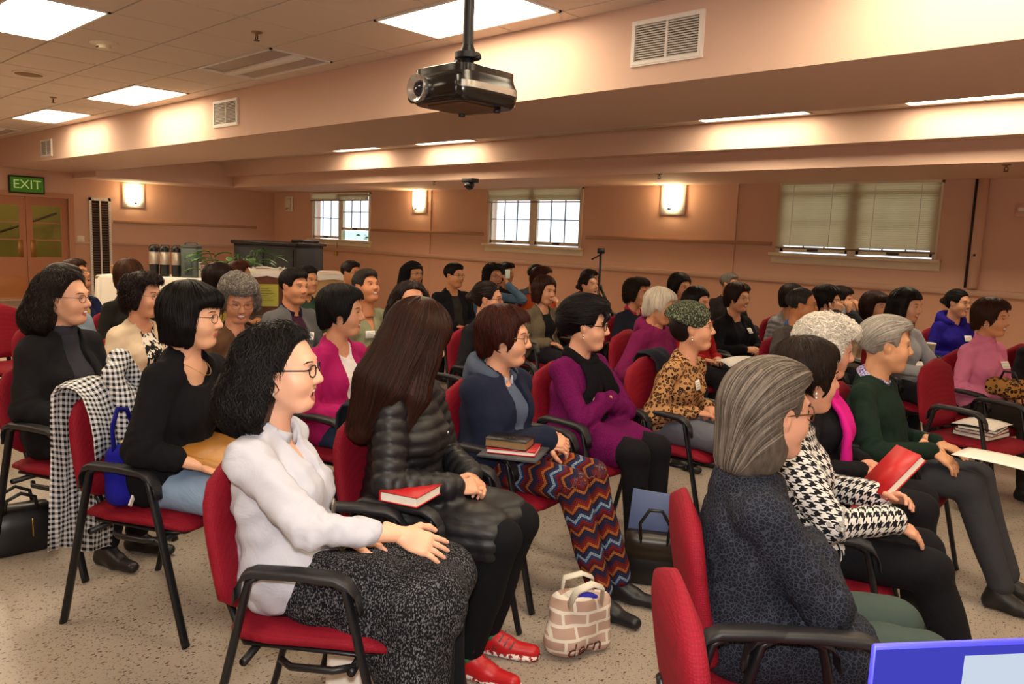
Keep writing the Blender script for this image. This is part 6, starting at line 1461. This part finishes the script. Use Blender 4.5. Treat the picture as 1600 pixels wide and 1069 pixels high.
sheet(local(ce, (.03, 0, .565)), rotz(ce.rotation_euler.z+.1), .24, .32, 'white papers on top of the empty chair stack', .012)
c40 = chair_of('pink turtleneck'); c40 = next(o for o in COL.objects if o.get('label', '') == 'red padded armchair under the woman in pink turtleneck')
e = empty('leopard_bag', tuple(local(c40, (.16, -.10, .66))), c40.rotation_euler.z, label='leopard print bag on the pink turtleneck woman\'s lap', cat='bag')
g = Fld((-.16, -.14, -.02), (.16, .14, .2), .009); g.add(rbx((0, 0, .07), (.11, .09, .06), .045), .02); V, Q = g.mesh(); V = folds(V, vnormals(V, Q), .006, 4, 34); MB().add(V, Q).build('body', leopard(38, 'a5773f', '6a4424', '17100c'), e); MB().tube([(-.06, 0, .12), (-.03, -.01, .18), (.04, .0, .18), (.07, 0, .12)], .008).build('handle', M_BLACK, e)
pb_ = local(ce, (.05, -.02, 0)); e = empty('plastic_bag', tuple(pb_), .4, label='clear plastic bag on the floor under the stacked papers chair', cat='bag')
g = Fld((-.2, -.2, -.02), (.2, .2, .25), .012); g.add(ell((0, 0, .08), (.14, .11, .085)), .02); g.sub(half((0, 0, 1), .003), .004); V, Q = g.mesh(); V = folds(V, vnormals(V, Q), .014, 8, 30); MB().add(V, Q).build('film', plain('a59a94', .25, var=.15, scale=25), e); MB().rbox((0.02, 0, .02), (.09, .06, .015), .01).build('contents', plain('7a1c34', .6), e)
c32 = chair_of('leopard print and knit'); drape(c32.location.x, c32.location.y, c32.rotation_euler.z, .02, .22, .55, .5, fabric('20222c', .9), 'dark coat hung over the knit hat woman\'s chair', 'dark_coat')
p4_ = at_z(192, 602, .70); book(p4_, rotz(rad(35)), .15, .21, .03, plain('a83a30', .5), M_PAGE, 'red hymnal on the cream jacket woman\'s lap', 'hymnal')
# laptop on a black lectern close to the photographer: only the top of its screen reaches into the picture
A_ = ray(1367, 1006)*.82+np.array([0, 0, CAMH]); best = None
for ph in np.radians(np.arange(20, 110, 1.0)):
    B_ = A_+.1*v3(math.cos(ph), math.sin(ph), 0); q0, q1 = pix(A_), pix(B_); sl_ = (q1[1]-q0[1])/(q1[0]-q0[0]+1e-9)
    if best is None or abs(sl_+.036) < best[0]: best = (abs(sl_+.036), ph)
la = best[1]; U_ = v3(math.cos(la), math.sin(la), 0); hb_ = .215; zb_ = A_[2]-hb_
lc = A_+U_*.17; fw = v3(math.sin(la), -math.cos(la), 0)                     # towards the viewer
e = empty('lectern', (lc[0]+fw[0]*.1, lc[1]+fw[1]*.1, 0), la, label='black lectern at the bottom right corner', cat='lectern'); zt_ = zb_
MB().lathe((0, 0, 0), [(.2, 0), (.2, .015), (.05, .03), (.03, .05)], n=24).build('base', M_BLACK, e, sharp=40); MB().lathe((0, .02, .03), [(.022, 0), (.022, zt_-.06)], n=14).build('post', M_BLACK, e, sharp=40); MB().rbox((0, 0, zt_-.016), (.2, .14, .012), .008).build('top_board', plain('17171b', .5), e)
e = empty('laptop', (lc[0], lc[1], zb_-.003), la, label='open laptop with blue screen at the bottom right corner', cat='laptop')
MB().rbox((0, -.115, .008), (.17, .115, .008), .006).build('base', plain('2a2a30', .4), e, sharp=40)
sc = MB().rbox((0, .004, hb_/2), (.17, .004, hb_/2), .0035).build('screen_housing', plain('3a3ad0', .4), e, sharp=40)
MB().span((-.168, -.0012, .02), (.168, -.0004, hb_-.004)).build('display', emit((.07, .07, .62), .8), sc, smooth=False); MB().span((-.065, -.0022, .03), (.16, -.0014, hb_-.014)).build('window', emit((.75, .85, 1.0), .8), sc, smooth=False)
